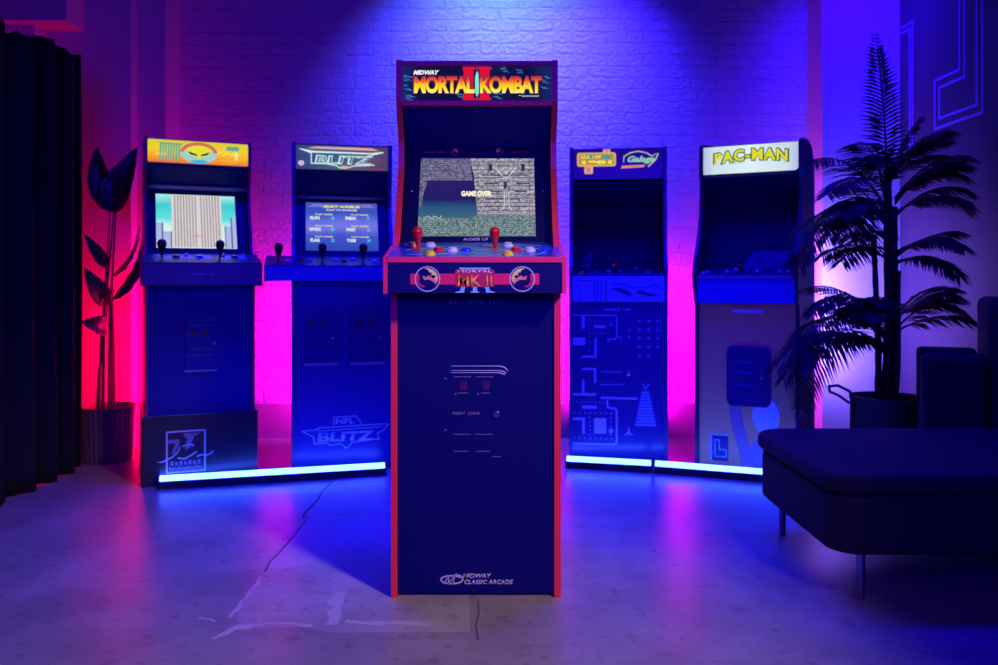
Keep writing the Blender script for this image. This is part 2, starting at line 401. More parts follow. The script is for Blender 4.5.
text('lettering', 'ARCADE 1UP', Fs, -.004, .0095, .075, .0095, PRINT, bz, bold=.04)
for a in (-.203, .203): screw(bz, Fs, a, .18, .003)
# control deck art + controls
bm = bmesh.new()
for pts in ([(-.20,.10),(-.15,.13),(-.09,.12),(-.05,.16)], [(-.19,.04),(-.12,.03),(-.05,.07),(.02,.05)], [(.0,.17),(.06,.19),(.13,.185),(.19,.17)], [(.16,.03),(.19,.06),(.21,.13)],
            [(-.21,.18),(-.16,.2),(-.12,.19)], [(.04,.02),(.08,.04),(.13,.02)], [(.0,.10),(.05,.12),(.1,.10),(.2,.13)]):
    stroke(bm, Fd, pts, .004, c0=.001, c1=.0016, taper=[.4,1,1,.4])
fin(bm, 'deck_lightning', mat('pale_blue_print', (.3,.55,.85), .4), dk)
JR = mat('red_plastic', (.8,.01,.02), .2, coat=.6)
BW = mat('white_plastic', (.8,.82,.85), .25, coat=.5); BY = mat('yellow_plastic', (1,.85,.02), .25, coat=.5)
BB = mat('blue_plastic', (.01,.05,.75), .2, coat=.5); BO = mat('amber_plastic', (.9,.45,.05), .25, coat=.5)
def dpt(px, py):
    t = .5
    for _ in range(30):
        f = 280-850*(.971-CAMZ+.05*t)/(2.32+.222*t) - py
        t += f*.05
    Y = 2.32+.222*t
    return (px-499)/850*Y+.066, t*L
for px, py, m in ((412.5,246.5,BO),(430.5,246.8,BW),(438.5,251.3,JR),(430,255.4,BY),(452.5,251.5,BW),(466,251.3,BB),
                  (508,246.8,BW),(515.7,251.3,JR),(508,255.4,BY),(530,251.5,BW),(544,251.3,BB)):
    a, b = dpt(px, py); button(fc, Fd, a, b, m)
for px, py in ((418,249.5),(494.8,249.5)):
    a, b = dpt(px, py); joystick(fc, Fd, a, b, JR, .066, 1.0)
# deck front decals
Fk = front(-.106)
for x0, x1 in ((-.176,-.152),(-.10,.10),(.152,.176)):
    bm = bmesh.new(); rect(bm, Fk, x0, x1, .8967, .9265); fin(bm, 'red_band', mat('band_red', (.85,.01,.06), .5), dk)
emblem(dk, Fk, -.1295, .9117, .0335, False); emblem(dk, Fk, .1295, .9117, .0335, True)
ICE = ramp_mat('ice_print', 2, [(0,(.35,.60,1)),(.5,(.15,.65,.8)),(1,(.45,.75,1))], rough=.5)
for cx_, lean in ((-.030,-.012), (.0,0), (.030,.014)):
    bm = bmesh.new()
    poly(bm, Fk, [(cx_-.014+lean,.8745),(cx_+.013+lean,.8745),(cx_+.006+lean*.4,.880),(cx_+.006,.897),(cx_-.006,.897),(cx_-.005+lean*.4,.880)], .0006, .0012)
    fin(bm, 'ice_leg', ICE, dk)
bm = bmesh.new(); poly(bm, Fk, [(-.044,.9425),(.044,.9425),(.038,.937),(-.038,.937)], .0006, .0012); fin(bm, 'ice_bar', ICE, dk)
bm = bmesh.new(); poly(bm, Fk, [(-.052,.890),(.052,.890),(.054,.932),(.050,.938),(-.050,.938),(-.054,.932)], .0014, .0019)
fin(bm, 'logo_shield', mat('shield_red', (.55,.01,.04), .5), dk)
text('lettering', 'MORTAL', Fk, 0, .9325, .094, .0075, mat('pink_print', (.95,.65,.75), .5), dk, bold=.03, c0=.002, c1=.0026)
FL2 = ramp_mat('flame_print', 2, [(0,(1,.80,.15)),(.35,(1,.55,.06)),(.8,(1,.22,.05)),(1,(.9,.08,.05))], rough=.5)
text('lettering', 'MK II', Fk, 0, .9075, .094, .031, FL2, dk, bold=.012, c0=.002, c1=.003)
# front panel prints
text('lettering', 'ARCADE 1UP', F, 0, .846, .160, .014, PRINTDIM, fp, bold=.02, spacing=1.1)
text('lettering', 'MIDWAY', F, .003, .059, .082, .013, PRINT, fp, shear=.2, bold=.03)
text('lettering', 'CLASSIC ARCADE', F, .036, .0415, .140, .013, PRINT, fp, shear=.15, bold=.03)
bm = bmesh.new()
stroke(bm, F, circle_pts(-.071,.048,.030,26,ry=.0115,a0=.55,a1=4.9,end=True), .0042, c0=.0006, c1=.0014)
stroke(bm, F, circle_pts(-.060,.050,.022,20,ry=.0125,a0=-2.0,a1=1.7,end=True), .0045, c0=.0006, c1=.0014)
for pts in ([(-.094,.036),(-.078,.058),(-.080,.036)], [(-.080,.036),(-.058,.064),(-.068,.037)]): stroke(bm, F, pts, .0038, c0=.0006, c1=.0014)
fin(bm, 'maker_emblem', PRINT, fp)
# coin door print
bm = bmesh.new()
def fz(px, py): return ((px-499)/348.2+.066, CAMZ-(py-280)/348.2)
def ln(bm, x0, x1, y, w=.0018): a = fz(x0, y); b = fz(x1, y); stroke(bm, F, [a, b], w)
for y, xe, yd in ((366,502,371),(370.5,502,373.5),(372.6,501,374.5)):
    stroke(bm, F, [fz(451,y), fz(xe-4,y), fz(xe,y+.5), fz(xe+3,y+1.6), fz(xe+6 if y<370 else xe+4,yd)], .0022, taper=[.6,1,1.3,1.5,.8])
fin(bm, 'door_highlight', PRINT, fp)
bm = bmesh.new()
for x0, x1, y in ((454,470,376.8),(476,492,376.8),(458,468,393),(481,490,393),(453,471,434.3),(475,493,434.3),(453.5,468,451.3),(476,490,451.3),(492,501,456.6)):
    ln(bm, x0, x1, y)
for px, py in ((470,376.8),(492,376.8),(455.7,394),(478,394),(445.5,378.5),(445.5,430)):
    poly(bm, F, circle_pts(*fz(px, py), .0026, 8))
fin(bm, 'door_print', PRINTDIM, fp)
text('lettering', 'INSERT  COINS', F, fz(466,413.5)[0], fz(466,413.5)[1], .078, .009, PRINTDIM, fp)
for px in (463.5, 486):
    a, b = fz(px, 385.5)
    bm = bmesh.new(); poly(bm, F, [(a-.010,b-.013),(a+.010,b-.013),(a+.010,b+.013),(a-.010,b+.013)])
    cs = fin(bm, 'coin_slot', mat('coin_red', (.06,.004,.06), .4), fp)
a, b = fz(496.5, 414)
bm = bmesh.new(); lathe(bm, F, a, b, [(.009,0),(.009,.004),(.0065,.006),(.0065,.009),(.002,.009)], 18)
fin(bm, 'lock', METAL, fp, smooth=True)
bm = bmesh.new(); box(bm, -.225, .225, .03, .48, .0, .012); fin(bm, 'base_plate', BLACK, fc)

# ------------------------------------------------------------------ BACK CABINETS
def back_cab(label, x, y, ang, riser=True, **kw):
    c = thing('arcade_cabinet', label, 'arcade machine', (x, y, 0), math.radians(ang), 'arcade cabinets')
    return c
def riser_box(cab, h=.31, w=.252, m=BLACK):
    bm = bmesh.new(); box(bm, -w, w, -.012, .50, 0, h)
    # hollow look is not visible: the riser is a closed plinth
    return fin(bm, 'riser', m, cab, bevel=.004)

# --- left cabinet: yellow marquee
P1 = [(0,.31),(0,.93),(.02,1.0),(.06,1.06),(.15,1.27),(.15,1.33),(.118,1.43),(.112,1.44),(.112,1.562),(.50,1.562),(.50,.31)]
c1 = back_cab('arcade cabinet with glowing yellow marquee and a skyscraper on its screen', -1.342, 3.83, 24)
VIOLET = mat('maroon_molding', (.30,.02,.06), .4)
Fd, L, Fs, LS, Fp, LP, bz, dk, fp, spk = cabinet_shell(c1, P1, deck=(-.10,.885,.985,.10,1.03), scr=(.10,1.03,.235,1.345), mar=(.112,1.438,1.561), W=.233, t=.010,
    trim=VIOLET, body=mat('bluelit_black_panel', (.003,.003,.2), .5, spec=.3), deckmat=mat('grey_deck', (.13,.11,.16), .5), decktop=mat('deck_white', (.10,.10,.14), .4), deck_trim=VIOLET, deckW=.253)  # black front panel; a stronger blue glow is mixed into its colour
rb = riser_box(c1, w=.247)
Fm = front(.118)
bm = bmesh.new(); poly(bm, Fm, rrect(-.2215, .2215, 1.445, 1.551, .008), -.02, 0)
mq = fin(bm, 'marquee', ramp_mat('marquee_yellow', 2, [(0,(.85,.16,.01)),(.3,(.95,.40,.01)),(.6,(.9,.62,.01)),(1,(.7,.58,.03))], emit=1.0, noise=.5, nscale=2), c1)
bm = bmesh.new(); stroke(bm, Fm, rrect(-.222,.222,1.444,1.552,.009), .004, closed=True, c0=-.02, c1=.0015); fin(bm, 'marquee_frame', mat('pinkish_frame', (.5,.2,.15), .4), c1)
TEAL = glow('teal_glow', (.10,.42,.30))
bm = bmesh.new()
for k in range(8):
    xx = -.172+k*.0115
    poly(bm, Fm, [(xx,1.457),(xx+.007,1.457),(xx+.012,1.535),(xx+.004,1.535)])
rect(bm, Fm, -.17, -.07, 1.530, 1.537); rect(bm, Fm, .122, .178, 1.515, 1.535)
fin(bm, 'teal_lettering', TEAL, mq)
bm = bmesh.new()
poly(bm, Fm, circle_pts(-.0,1.493,.080,28,ry=.046)); fin(bm, 'crest', glow('crest_pale', (.35,.62,.62)), mq)
bm = bmesh.new()
stroke(bm, Fm, circle_pts(0,1.492,.076,20,ry=.047,a0=.15,a1=PI-.15,end=True), .015, c0=.0016, c1=.0022)
fin(bm, 'crest_arch', glow('crest_red', (.65,.16,.06)), mq)
bm = bmesh.new(); poly(bm, Fm, circle_pts(0,1.505,.054,24,ry=.026), .0018, .0024)
poly(bm, Fm, [(-.014,1.484),(.014,1.484),(0,1.462)], .0018, .0024); fin(bm, 'crest_centre', glow('crest_yellow', (.8,.75,.02)), mq)
bm = bmesh.new(); poly(bm, Fm, [(-.050,1.503),(-.010,1.490),(-.006,1.482),(-.036,1.488)], .0026, .003); poly(bm, Fm, [(.050,1.503),(.010,1.490),(.006,1.482),(.036,1.488)], .0026, .003)
fin(bm, 'crest_mark', glow('crest_black', (.01,.03,.0)), mq)
bm = bmesh.new(); poly(bm, Fm, circle_pts(0,1.456,.038,20,ry=.009), .0026, .003); fin(bm, 'crest_base', glow('crest_blue', (.05,.45,.7)), mq)
bm = bmesh.new(); rnd = random.Random(5)
for k in range(9):
    xx = .07+k*.012; stroke(bm, Fm, [(xx,1.495+rnd.uniform(-.006,.006)),(xx+.011,1.505+rnd.uniform(-.01,.006))], .004)
rect(bm, Fm, .160, .172, 1.472, 1.508)
for k in range(4): stroke(bm, Fm, [(-.185+k*.012,1.478),(-.180+k*.012,1.49)], .003, c0=.002, c1=.003)
fin(bm, 'pale_lettering', glow('pale_yellow_glow', (1,.85,.25)), mq)
bm = bmesh.new(); rect(bm, Fp, -.222, .222, -.008, .022, 0, .012); fin(bm, 'speaker_lip', mat('lip_grey', (.25,.2,.28), .4), c1, bevel=.003)
sx0, sx1, sy0, sy1 = -.183, .170, .028, .305
W_ = sx1-sx0; H_ = sy1-sy0
bm = bmesh.new(); rect(bm, Fs, sx0, sx1, sy0, sy1, -.004, .001)
scr = fin(bm, 'screen', ramp_mat('cyan_sky', 2, [(0,(.75,.9,.9)),(.4,(.65,.88,.85)),(.55,(.12,.75,.72)),(.8,(.05,.6,.62)),(1,(.4,.85,.85))], emit=1.0, noise=.15, nscale=4), c1)
bm = bmesh.new(); poly(bm, Fs, [sp(.19,.005),sp(.82,.005),sp(.82,.99),sp(.19,.99)], .001, .0016)
fin(bm, 'skyscraper', glow('facade', (.72,.66,.62)), scr)
bm = bmesh.new()
for i in range(16):
    if i == 8: continue
    xx = .225+i*.0365
    for j in range(30):
        poly(bm, Fs, [sp(xx,.03+j*.032),sp(xx+.017,.03+j*.032),sp(xx+.017,.048+j*.032),sp(xx,.048+j*.032)], .0016, .002)
fin(bm, 'skyscraper_windows', glow('window_grey', (.05,.05,.10)), scr)
bm = bmesh.new()
for a0,a1,b in ((.0,.085,.46),(.06,.175,.30),(.85,.96,.42),(.93,.998,.58)):
    poly(bm, Fs, [sp(a0+.002,.005),sp(a1,.005),sp(a1,b),sp(a0+.002,b)], .001, .0014+.0004*a0)
fin(bm, 'distant_towers', glow('tower_lilac', (.42,.48,.80)), scr)
bm = bmesh.new()
for a0,a1,b in ((.065,.085,.46),(.175,.19,.30),(.85,.865,.42),(.93,.95,.58)):
    poly(bm, Fs, [sp(a0,.005),sp(a1,.005),sp(a1,b),sp(a0,b)], .002, .0024)
fin(bm, 'tower_shade_side', glow('tower_slate', (.12,.13,.30)), scr)
text('lettering', 'GAME OVER', Fs, sp(.52,.22)[0], sp(.5,.22)[1], .05, .010, glow('soft_red', (.8,.25,.2)), scr, c0=.003, c1=.004)
bm = bmesh.new()
for k in range(6): rect(bm, Fs, .186, .200, .05+k*.04, .07+k*.04)
fin(bm, 'bezel_print', PRINTFAINT, bz)
BLKPL = mat('black_plastic', (.01,.01,.012), .25, coat=.4)
bm = bmesh.new()
for a0, a1 in ((-.20,-.12),(-.105,-.03),(-.02,.05),(.065,.15),(.16,.20)):
    rect(bm, Fd, a0, a1, .075, .175, .001, .0015)
fin(bm, 'deck_panel', mat('deck_pale', (.50,.48,.55), .4), dk)
DR = mat('dark_red_plastic', (.5,.01,.03), .25, coat=.4)
for a, m in ((-.105,DR),(-.005,BB),(.145,DR)):
    button(c1, Fd, a, .11, m, .016)
for a in (-.06,.10,.19): button(c1, Fd, a, .145, BW, .010)
for a in (-.165,.08): joystick(c1, Fd, a, .10, BLKPL, .085, 1.35)
Fk = front(-.096)
text('lettering', 'MIDWAY  1UP', Fk, 0, .935, .10, .010, PRINT, dk)
bm = bmesh.new(); 
for k in range(3): rect(bm, Fk, -.24+k*.17, -.10+k*.17, .889+.001*k, .8905+.001*k)
fin(bm, 'deck_print', PRINTFAINT, dk)
F1 = front(.012)
cd = coin_door(c1, F1, .01, .63, .155, .27, MATS['bluelit_black_panel'])
bm = bmesh.new()
for pts in ([(-.055,.705),(.055,.705)], [(-.055,.67),(-.055,.65)], [(-.01,.67),(-.01,.65)],[(-.06,.57),(.05,.57)]): stroke(bm, F1, pts, .002, c0=.006, c1=.007)
stroke(bm, F1, [(.02,.73),(.045,.73),(.055,.72)], .003, c0=.006, c1=.007)
text('lettering', 'INSERT COIN', Frame((0,.006,0),(1,0,0),(0,0,1)), -.005, .60, .085, .009, PRINTDIM, cd, c0=.0005)
fin(bm, 'door_print', PRINTDIM, cd)
bm = bmesh.new(); rect(bm, F1, -.07, .07, .497, .503, .0, .009); fin(bm, 'door_sill', mat('sill_grey', (.3,.3,.4), .35), cd)
for a in (-.035,.015):
    bm = bmesh.new(); rect(bm, F1, a-.012, a+.012, .655, .685, .006, .008); fin(bm, 'coin_slot', mat('slot_dark_red', (.12,.01,.03), .4), cd)
# plinth print: framed badge
Fr = front(-.012)
bm = bmesh.new()
stroke(bm, Fr, [(-.145,.055),(.015,.055),(.015,.235),(-.145,.235)], .006, closed=True)
fin(bm, 'badge_frame', PRINT, rb)
bm = bmesh.new()
stroke(bm, Fr, [(-.185,.107),(-.165,.105),(-.12,.125),(-.095,.15),(-.09,.172)], .005, c0=.0016, c1=.0026, taper=[.3,1,1,.8,.3])
stroke(bm, Fr, [(-.10,.118),(-.07,.112),(-.045,.125),(-.02,.14)], .005, c0=.0016, c1=.0026)
stroke(bm, Fr, [(-.02,.118),(.0,.125),(.02,.12),(.045,.13),(.05,.14)], .005, c0=.0016, c1=.0026)
stroke(bm, Fr, [(-.08,.168),(-.06,.175),(-.035,.172),(-.04,.165)], .004, c0=.0016, c1=.0026)
fin(bm, 'badge_script', PRINT, rb)
bm = bmesh.new()
poly(bm, Fr, [(-.142,.20),(-.09,.20),(-.10,.165),(-.115,.14),(-.125,.135),(-.11,.185),(-.142,.185)], .0008, .0014)
poly(bm, Fr, [(-.08,.225),(.0,.225),(-.03,.21),(-.05,.16),(-.07,.15),(-.06,.2)], .0008, .0014)
for k in range(7): rect(bm, Fr, -.130+k*.019, -.118+k*.019, .086, .105-.004*(k%2), .0008, .0014)
for k in range(12): rect(bm, Fr, -.135+k*.012, -.127+k*.012, .064, .080-.003*(k%3), .0008, .0014)
fin(bm, 'badge_print', PRINTDIM, rb)

# --- second cabinet: wide blue deck
c2 = back_cab('arcade cabinet with wide blue control deck and BLITZ logos', -.742, 4.06, 13)
BLUE = mat('deck_blue', (.02,.05,.45), .4, bump=.05)
Fd, L, Fs, LS, Fp, LP, bz, dk, fp, spk = cabinet_shell(c2, [(0,0),(0,.93),(.02,1.0),(.06,1.06),(.15,1.27),(.15,1.32),(.118,1.435),(.112,1.45),(.112,1.578),(.50,1.578),(.5,0)], deck=(-.16,.905,.975,.10,1.025), scr=(.10,1.025,.235,1.32), mar=(.112,1.443,1.578),
    trim=mat('blue_molding', (.02,.03,.2), .4), deckmat=BLUE, decktop=mat('deck_dark_blue', (.02,.02,.12), .35), deckW=.36, body=mat('bluelit_black_front', (.006,.006,.27), .4, coat=.3, coat_rough=.2))  # body is black, tinted to carry the blue light falling on it
Fm = front(.118)
bm = bmesh.new(); rect(bm, Fm, -.222, .222, 1.452, 1.566, -.02, 0)
mq = fin(bm, 'marquee', ramp_mat('marquee_steel', 0, [(0,(.04,.05,.2)),(.5,(.06,.12,.22)),(.8,(.13,.06,.14)),(1,(.08,.05,.14))], emit=1.0, noise=.6, nscale=3), c2)
PALE = glow('pale_mint', (.60,.85,.80)); PINKG = glow('salmon', (.75,.40,.38))
bm = bmesh.new()
poly(bm, Fm, [(-.20,1.549),(-.15,1.530),(.15,1.530),(.20,1.545),(.14,1.537),(-.14,1.539)])
stroke(bm, Fm, [(-.205,1.548),(-.15,1.528),(-.15,1.478),(-.08,1.478),(-.03,1.470),(-.01,1.458),(.02,1.458),(.05,1.470),(.11,1.474),(.155,1.478)], .005)
stroke(bm, Fm, [(.20,1.542),(.12,1.520),(.10,1.50)], .005)
fin(bm, 'logo_wing', PALE, mq)
bm = bmesh.new(); poly(bm, Fm, [(-.13,1.560),(.14,1.560),(.18,1.548),(-.17,1.551)], .0003, .0008); fin(bm, 'logo_bar', PINKG, mq)
bm = bmesh.new(); poly(bm, Fm, circle_pts(.01,1.462,.02,16,ry=.008),.002,.003); fin(bm, 'logo_tip', PINKG, mq)
bm = bmesh.new(); poly(bm, Fm, circle_pts(-.198,1.478,.015,16,ry=.013)); fin(bm, 'badge', glow('badge_lilac', (.6,.45,.75)), mq)
text('lettering', 'BLITZ', Fm, .008, 1.498, .285, .042, PALE, mq, shear=.1, bold=.05, c0=.002, c1=.003)
text('lettering_core', 'BLITZ', Fm, .008, 1.498, .270, .032, glow('logo_core', (.05,.13,.3)), mq, shear=.1, bold=-.005, c0=.003, c1=.0035)
bm = bmesh.new(); rect(bm, Fp, -.224, .224, .002, .020, 0, .012); fin(bm, 'speaker_lip', mat('lip_violet', (.14,.12,.25), .4), c2, bevel=.003)
sx0, sx1, sy0, sy1 = -.176, .176, .030, .298
W_ = sx1-sx0; H_ = sy1-sy0
bm = bmesh.new(); rect(bm, Fs, sx0, sx1, sy0, sy1, -.004, .001)
scr = fin(bm, 'screen', ramp_mat('blue_menu', 2, [(0,(.03,.06,.45)),(.3,(.05,.09,.55)),(.48,(.18,.18,.75)),(.6,(.13,.16,.7)),(.8,(.04,.08,.5)),(1,(.08,.09,.45))], emit=1.0, noise=.25, nscale=3), c2)
YEL = glow('menu_yellow', (.75,.70,.25)); WHT = glow('menu_white', (.75,.85,.85)); CYA = glow('menu_cyan', (.05,.6,.85))
text('title_lettering', 'SELECT AUDIBLES', Fs, sp(.5,.945)[0], sp(.5,.92)[1], .18, .015, YEL, scr, bold=.05)
text('subtitle_lettering', 'PLAY TO CHANGE', Fs, 0, sp(.5,.845)[1], .15, .008, WHT, scr, bold=.03)
bm = bmesh.new()
for a0, a1, b in ((.04,.24,.92),(.08,.24,.955),(.77,.95,.92),(.77,.92,.955)): stroke(bm, Fs, [sp(a0,b),sp(a1,b)], .003)
fin(bm, 'menu_rule', glow('rule_lilac', (.35,.38,.75)), scr)
for r, b in enumerate((.70,.46,.235)):
    for cI, a in enumerate((.06,.56)):
        w_ = (('RUN','SNEAK'),('OPTION','POST'),('FLAG','TOSS'))[r][cI]
        text('entry_lettering', w_, Fs, sp(a+.065,b)[0], sp(a,b-.025)[1], .045 if len(w_)<5 else .055, .018, WHT, scr, bold=.05)
        text('entry_heading', 'PLAY NAME', Fs, sp(a+.19,b)[0], sp(a,b+.05)[1], .085, .008, YEL, scr, bold=.03)
        text('entry_number', ('4','7','5','12','22','34')[r*2+cI], Fs, sp(a+.31,b)[0], sp(a,b-.025)[1], .016, .017, CYA, scr, bold=.05)
GREY = mat('grey_plastic', (.3,.3,.35), .3)
for a in (-.30,-.10,.09,.27): joystick(c2, Fd, a, .13 if abs(a) < .2 else .12, BLKPL, .085, 1.35)
for k, a in enumerate((-.255,-.20,-.16,-.04,0,.04,.14,.18,.22,.32)):
    button(c2, Fd, a, .10+.03*(k%2), (BW,DR,BB)[k%3], .014)
Fk = front(-.156)
text('lettering', 'MIDWAY', Fk, .03, .943, .07, .012, mat('deck_print_blue', (.15,.2,.6), .5), dk)
bm = bmesh.new(); rnd = random.Random(4)
for k in range(34):
    x = rnd.uniform(-.33,.3); z = rnd.uniform(.915,.960); stroke(bm, Fk, [(x,z),(x+rnd.uniform(.01,.03),z+rnd.uniform(-.008,.008))], .003)
fin(bm, 'deck_print', mat('deck_mottle', (.04,.08,.38), .5), dk)
F2 = front(.012)
for dx in (-.105, .115):
    cd = coin_door(c2, F2, dx, .64, .185, .26, mat('bluelit_black_door', (.008,.008,.20), .35, coat=.2))  # doors get the same blue light painted in as the panel
    bm = bmesh.new()
    for s in (-1,1):
        stroke(bm, F2, [(dx-.075+.06*(s+1)/2,.72),(dx-.035+.06*(s+1)/2,.72)], .002, c0=.006, c1=.007)
    stroke(bm, F2, [(dx-.08,.595),(dx+.06,.595)], .0015, c0=.006, c1=.007)
    fin(bm, 'door_print', PRINTDIM, cd)
    for s in (-.045, .015):
        bm = bmesh.new(); rect(bm, F2, dx+s-.012, dx+s+.012, .68, .71, .006, .008); fin(bm, 'coin_slot', mat('slot_dark_red', (.12,.01,.03), .4), cd)
    bm = bmesh.new(); rect(bm, F2, dx-.082, dx+.082, .502, .514, .0, .009); fin(bm, 'door_sill', mat('sill_grey', (.3,.3,.4), .35), cd)
bm = bmesh.new()
def bl(px, py): return ((px-348)/206*.99+.008, .909-(py-280)/206.5)
S2 = lambda pts, w=.0045: stroke(bm, F2, [bl(*p) for p in pts], w)
S2([(305.5,428),(322,427),(320.5,425.5),(383,423.8),(391.5,424.2),(384,431.5),(380,432),(381.5,438.5),(366,439.5),(355,441),(349,446.5),(343.5,441.5),(333,443),(331,440.5),(318,441),(317,434)], .0045)
S2([(305.5,428),(317,434)]); S2([(322,428.5),(384,426.5)], .003)
S2([(336.5,423.5),(336.8,415.5),(359,414.8),(364,422.5)], .004)
fin(bm, 'logo_outline', PRINT, fp)
text('logo_lettering', 'NFL', F2, bl(348,419)[0], bl(348,419.3)[1], .088, .026, PRINT, fp, bold=.02)
text('logo_lettering', 'BLITZ', F2, bl(349,435)[0], bl(349,434.6)[1], .27, .045, PRINT, fp, shear=.08, bold=.03)

# --- third cabinet: dark, two logos
P3 = [(0,0),(0,.93),(-.004,.97),(.02,1.02),(.05,1.1),(.06,1.45),(.06,1.578),(.50,1.578),(.50,0)]
c3 = back_cab('dark arcade cabinet with maze artwork on its front and small gold and green logos', .592, 4.215, -6)
M3 = mat('bluelit_artwork_black', (.006,.008,.20), .35, coat=.4, coat_rough=.15)  # black cabinet with blue artwork; blue light is added to the base colour
Fd, L, Fs, LS, Fp, LP, bz, dk, fp, spk = cabinet_shell(c3, P3, deck=(-.004,.80,.932,.20,.965), scr=(.20,.965,.30,1.30), mar=(.06,1.40,1.578),
    trim=mat('blue_molding', (.02,.03,.2), .4), body=M3, deckmat=mat('deck_art_blue', (.07,.10,.7), .4), decktop=BLUELIT_BLACK, deckW=.240)
Fm = front(.066)
bm = bmesh.new(); rect(bm, Fm, -.222, .222, 1.418, 1.568, -.02, 0)
mq = fin(bm, 'marquee', mat('marquee_dark', (.006,.006,.03), .3, coat=.3), c3)
GOLD = glow('gold_glow', (.75,.42,.12)); YG = glow('yellow_glow', (.85,.75,.12)); GRN = glow('green_glow', (.30,.62,.35))
bm = bmesh.new(); poly(bm, Fm, rrect(-.205,-.010,1.482,1.552,.012), .0005, .001)
poly(bm, Fm, rrect(-.075,-.038,1.54,1.568,.004), .0004, .0009); poly(bm, Fm, rrect(-.168,-.125,1.445,1.49,.006), .0004, .0009)
fin(bm, 'gold_sign', GOLD, mq)
bm = bmesh.new(); poly(bm, Fm, rrect(-.196,-.020,1.490,1.545,.008), .001, .0014); fin(bm, 'sign_face', glow('sign_amber', (.45,.28,.03)), mq)
text('lettering', 'CLASS OF', Fm, -.135, 1.530, .10, .016, YG, mq, bold=.04, c0=.0016, c1=.0024)
text('lettering', '1981', Fm, -.105, 1.503, .15, .018, YG, mq, bold=.06, c0=.0016, c1=.0024)
bm = bmesh.new(); poly(bm, Fm, circle_pts(-.060,1.530,.026,14,ry=.010), .0016, .002); poly(bm, Fm, circle_pts(-.135,1.532,.010,12), .0026, .003); fin(bm, 'teal_patch', glow('patch_teal', (.02,.35,.35)), mq)
bm = bmesh.new(); rect(bm, Fm, -.066,-.047,1.553,1.566,.001,.0016); rect(bm, Fm, -.158,-.137,1.450,1.478,.001,.0016); fin(bm, 'pink_patch', glow('patch_pink', (.65,.2,.3)), mq)
text('lettering', 'Galaga', Fm, .115, 1.512, .135, .040, GRN, mq, shear=.3, bold=.04, c0=.0016, c1=.0024)
bm = bmesh.new(); stroke(bm, Fm, [(.028,1.500),(.03,1.53),(.06,1.548),(.10,1.556),(.14,1.548),(.17,1.53),(.19,1.545)], .005, taper=[.6,1,1,1,1,1,.4])
stroke(bm, Fm, [(.20,1.545),(.185,1.51),(.15,1.478)], .006); fin(bm, 'logo_swoosh', glow('swoosh_gold', (.55,.55,.25)), mq)
bm = bmesh.new(); poly(bm, Fm, [(.015,1.470),(.13,1.476),(.135,1.488),(.02,1.484)]); fin(bm, 'logo_strip', glow('strip_orange', (.75,.25,.12)), mq)
text('lettering', 'PLAYER  STATUS  1UP', Fs, .01, .06, .16, .010, PRINTDIM, bz)
text('lettering', 'HIGH SCORE', Fs, .02, .035, .08, .007, mat('dark_red_print', (.25,.02,.05), .5), bz)
text('lettering', 'COIN', Fs, .02, .016, .04, .006, PRINTDIM, bz)
bm = bmesh.new(); poly(bm, Fs, [(-.19,.01),(-.14,.0),(-.12,.10),(-.15,.09)]); fin(bm, 'bezel_print', PRINTFAINT, bz)
for a, b, m in ((-.180,.04,BO),(-.105,.10,GREY),(-.045,.10,BW),(.015,.10,GREY),(.150,.05,GREY),(.10,.19,GREY)): button(c3, Fd, a, b, m, .012)
joystick(c3, Fd, -.02, .06, DR, .05)
# deck front artwork
Fk = front(0)
bm = bmesh.new()
poly(bm, Fk, [(-.226,.802),(-.226,.928),(.225,.928),(.225,.802)], .0004, .001); fin(bm, 'deck_artwork', mat('art_pale_blue', (.25,.32,.95), .45), dk)
bm = bmesh.new()
stroke(bm, Fk, [(-.20,.905),(-.12,.905),(-.12,.802)], .005, c0=.001, c1=.0016)
for xx in (-.104,-.085,-.060): stroke(bm, Fk, [(xx,.91),(xx,.804)], .006, c0=.001, c1=.0016)
stroke(bm, Fk, [(-.19,.802),(-.195,.86)], .005, c0=.001, c1=.0016)
stroke(bm, Fk, [(-.03,.892),(.02,.888),(.06,.872),(.14,.870),(.18,.885),(.215,.865)], .005, c0=.001, c1=.0016)
poly(bm, Fk, [(-.04,.865),(.0,.872),(.05,.855),(.07,.832),(.04,.835),(.0,.85)], .001, .0016)
poly(bm, Fk, [(.08,.845),(.11,.862),(.14,.845),(.21,.835),(.15,.828),(.10,.84)], .001, .0016)
fin(bm, 'deck_artwork_lines', mat('art_line_blue', (.01,.01,.18), .5), dk)
# lower panel artwork (generic maze / grid / stack)
F3 = front(.012)
def a3(px, py): return ((px-618.5)/203.5*1.005-.0, .909-(py-280)/202.2)
LIL = mat('art_lilac', (.60,.48,.95), .5); PALEB = mat('art_pale', (.45,.55,.85), .5); DOT = mat('art_dot', (.5,.5,.95), .5)
bm = bmesh.new()
q = lambda x, y: a3(565+x/4.157, 300+y/4.157)
S3 = lambda pts, w=.006: stroke(bm, F3, [q(*p) for p in pts], w)
S3([(32,65),(210,65),(216,75),(216,155),(208,165),(180,165),(180,180)], .005)
S3([(76,65),(76,120)], .014); S3([(122,113),(170,113)], .014); S3([(128,160),(128,238),(70,238)], .010)
S3([(72,290),(126,290),(126,348)], .010); S3([(76,335),(76,395)], .010); S3([(32,397),(130,397)], .012)
S3([(32,500),(78,500),(78,562)], .012); S3([(72,450),(132,450)], .014)
S3([(176,420),(178,450),(210,455),(216,465),(216,598),(208,604),(32,604)], .008)
S3([(150,410),(300,412)], .010); S3([(150,300),(235,303)], .003); S3([(150,355),(250,353)], .003)
fin(bm, 'maze_lines', LIL, fp)
bm = bmesh.new()
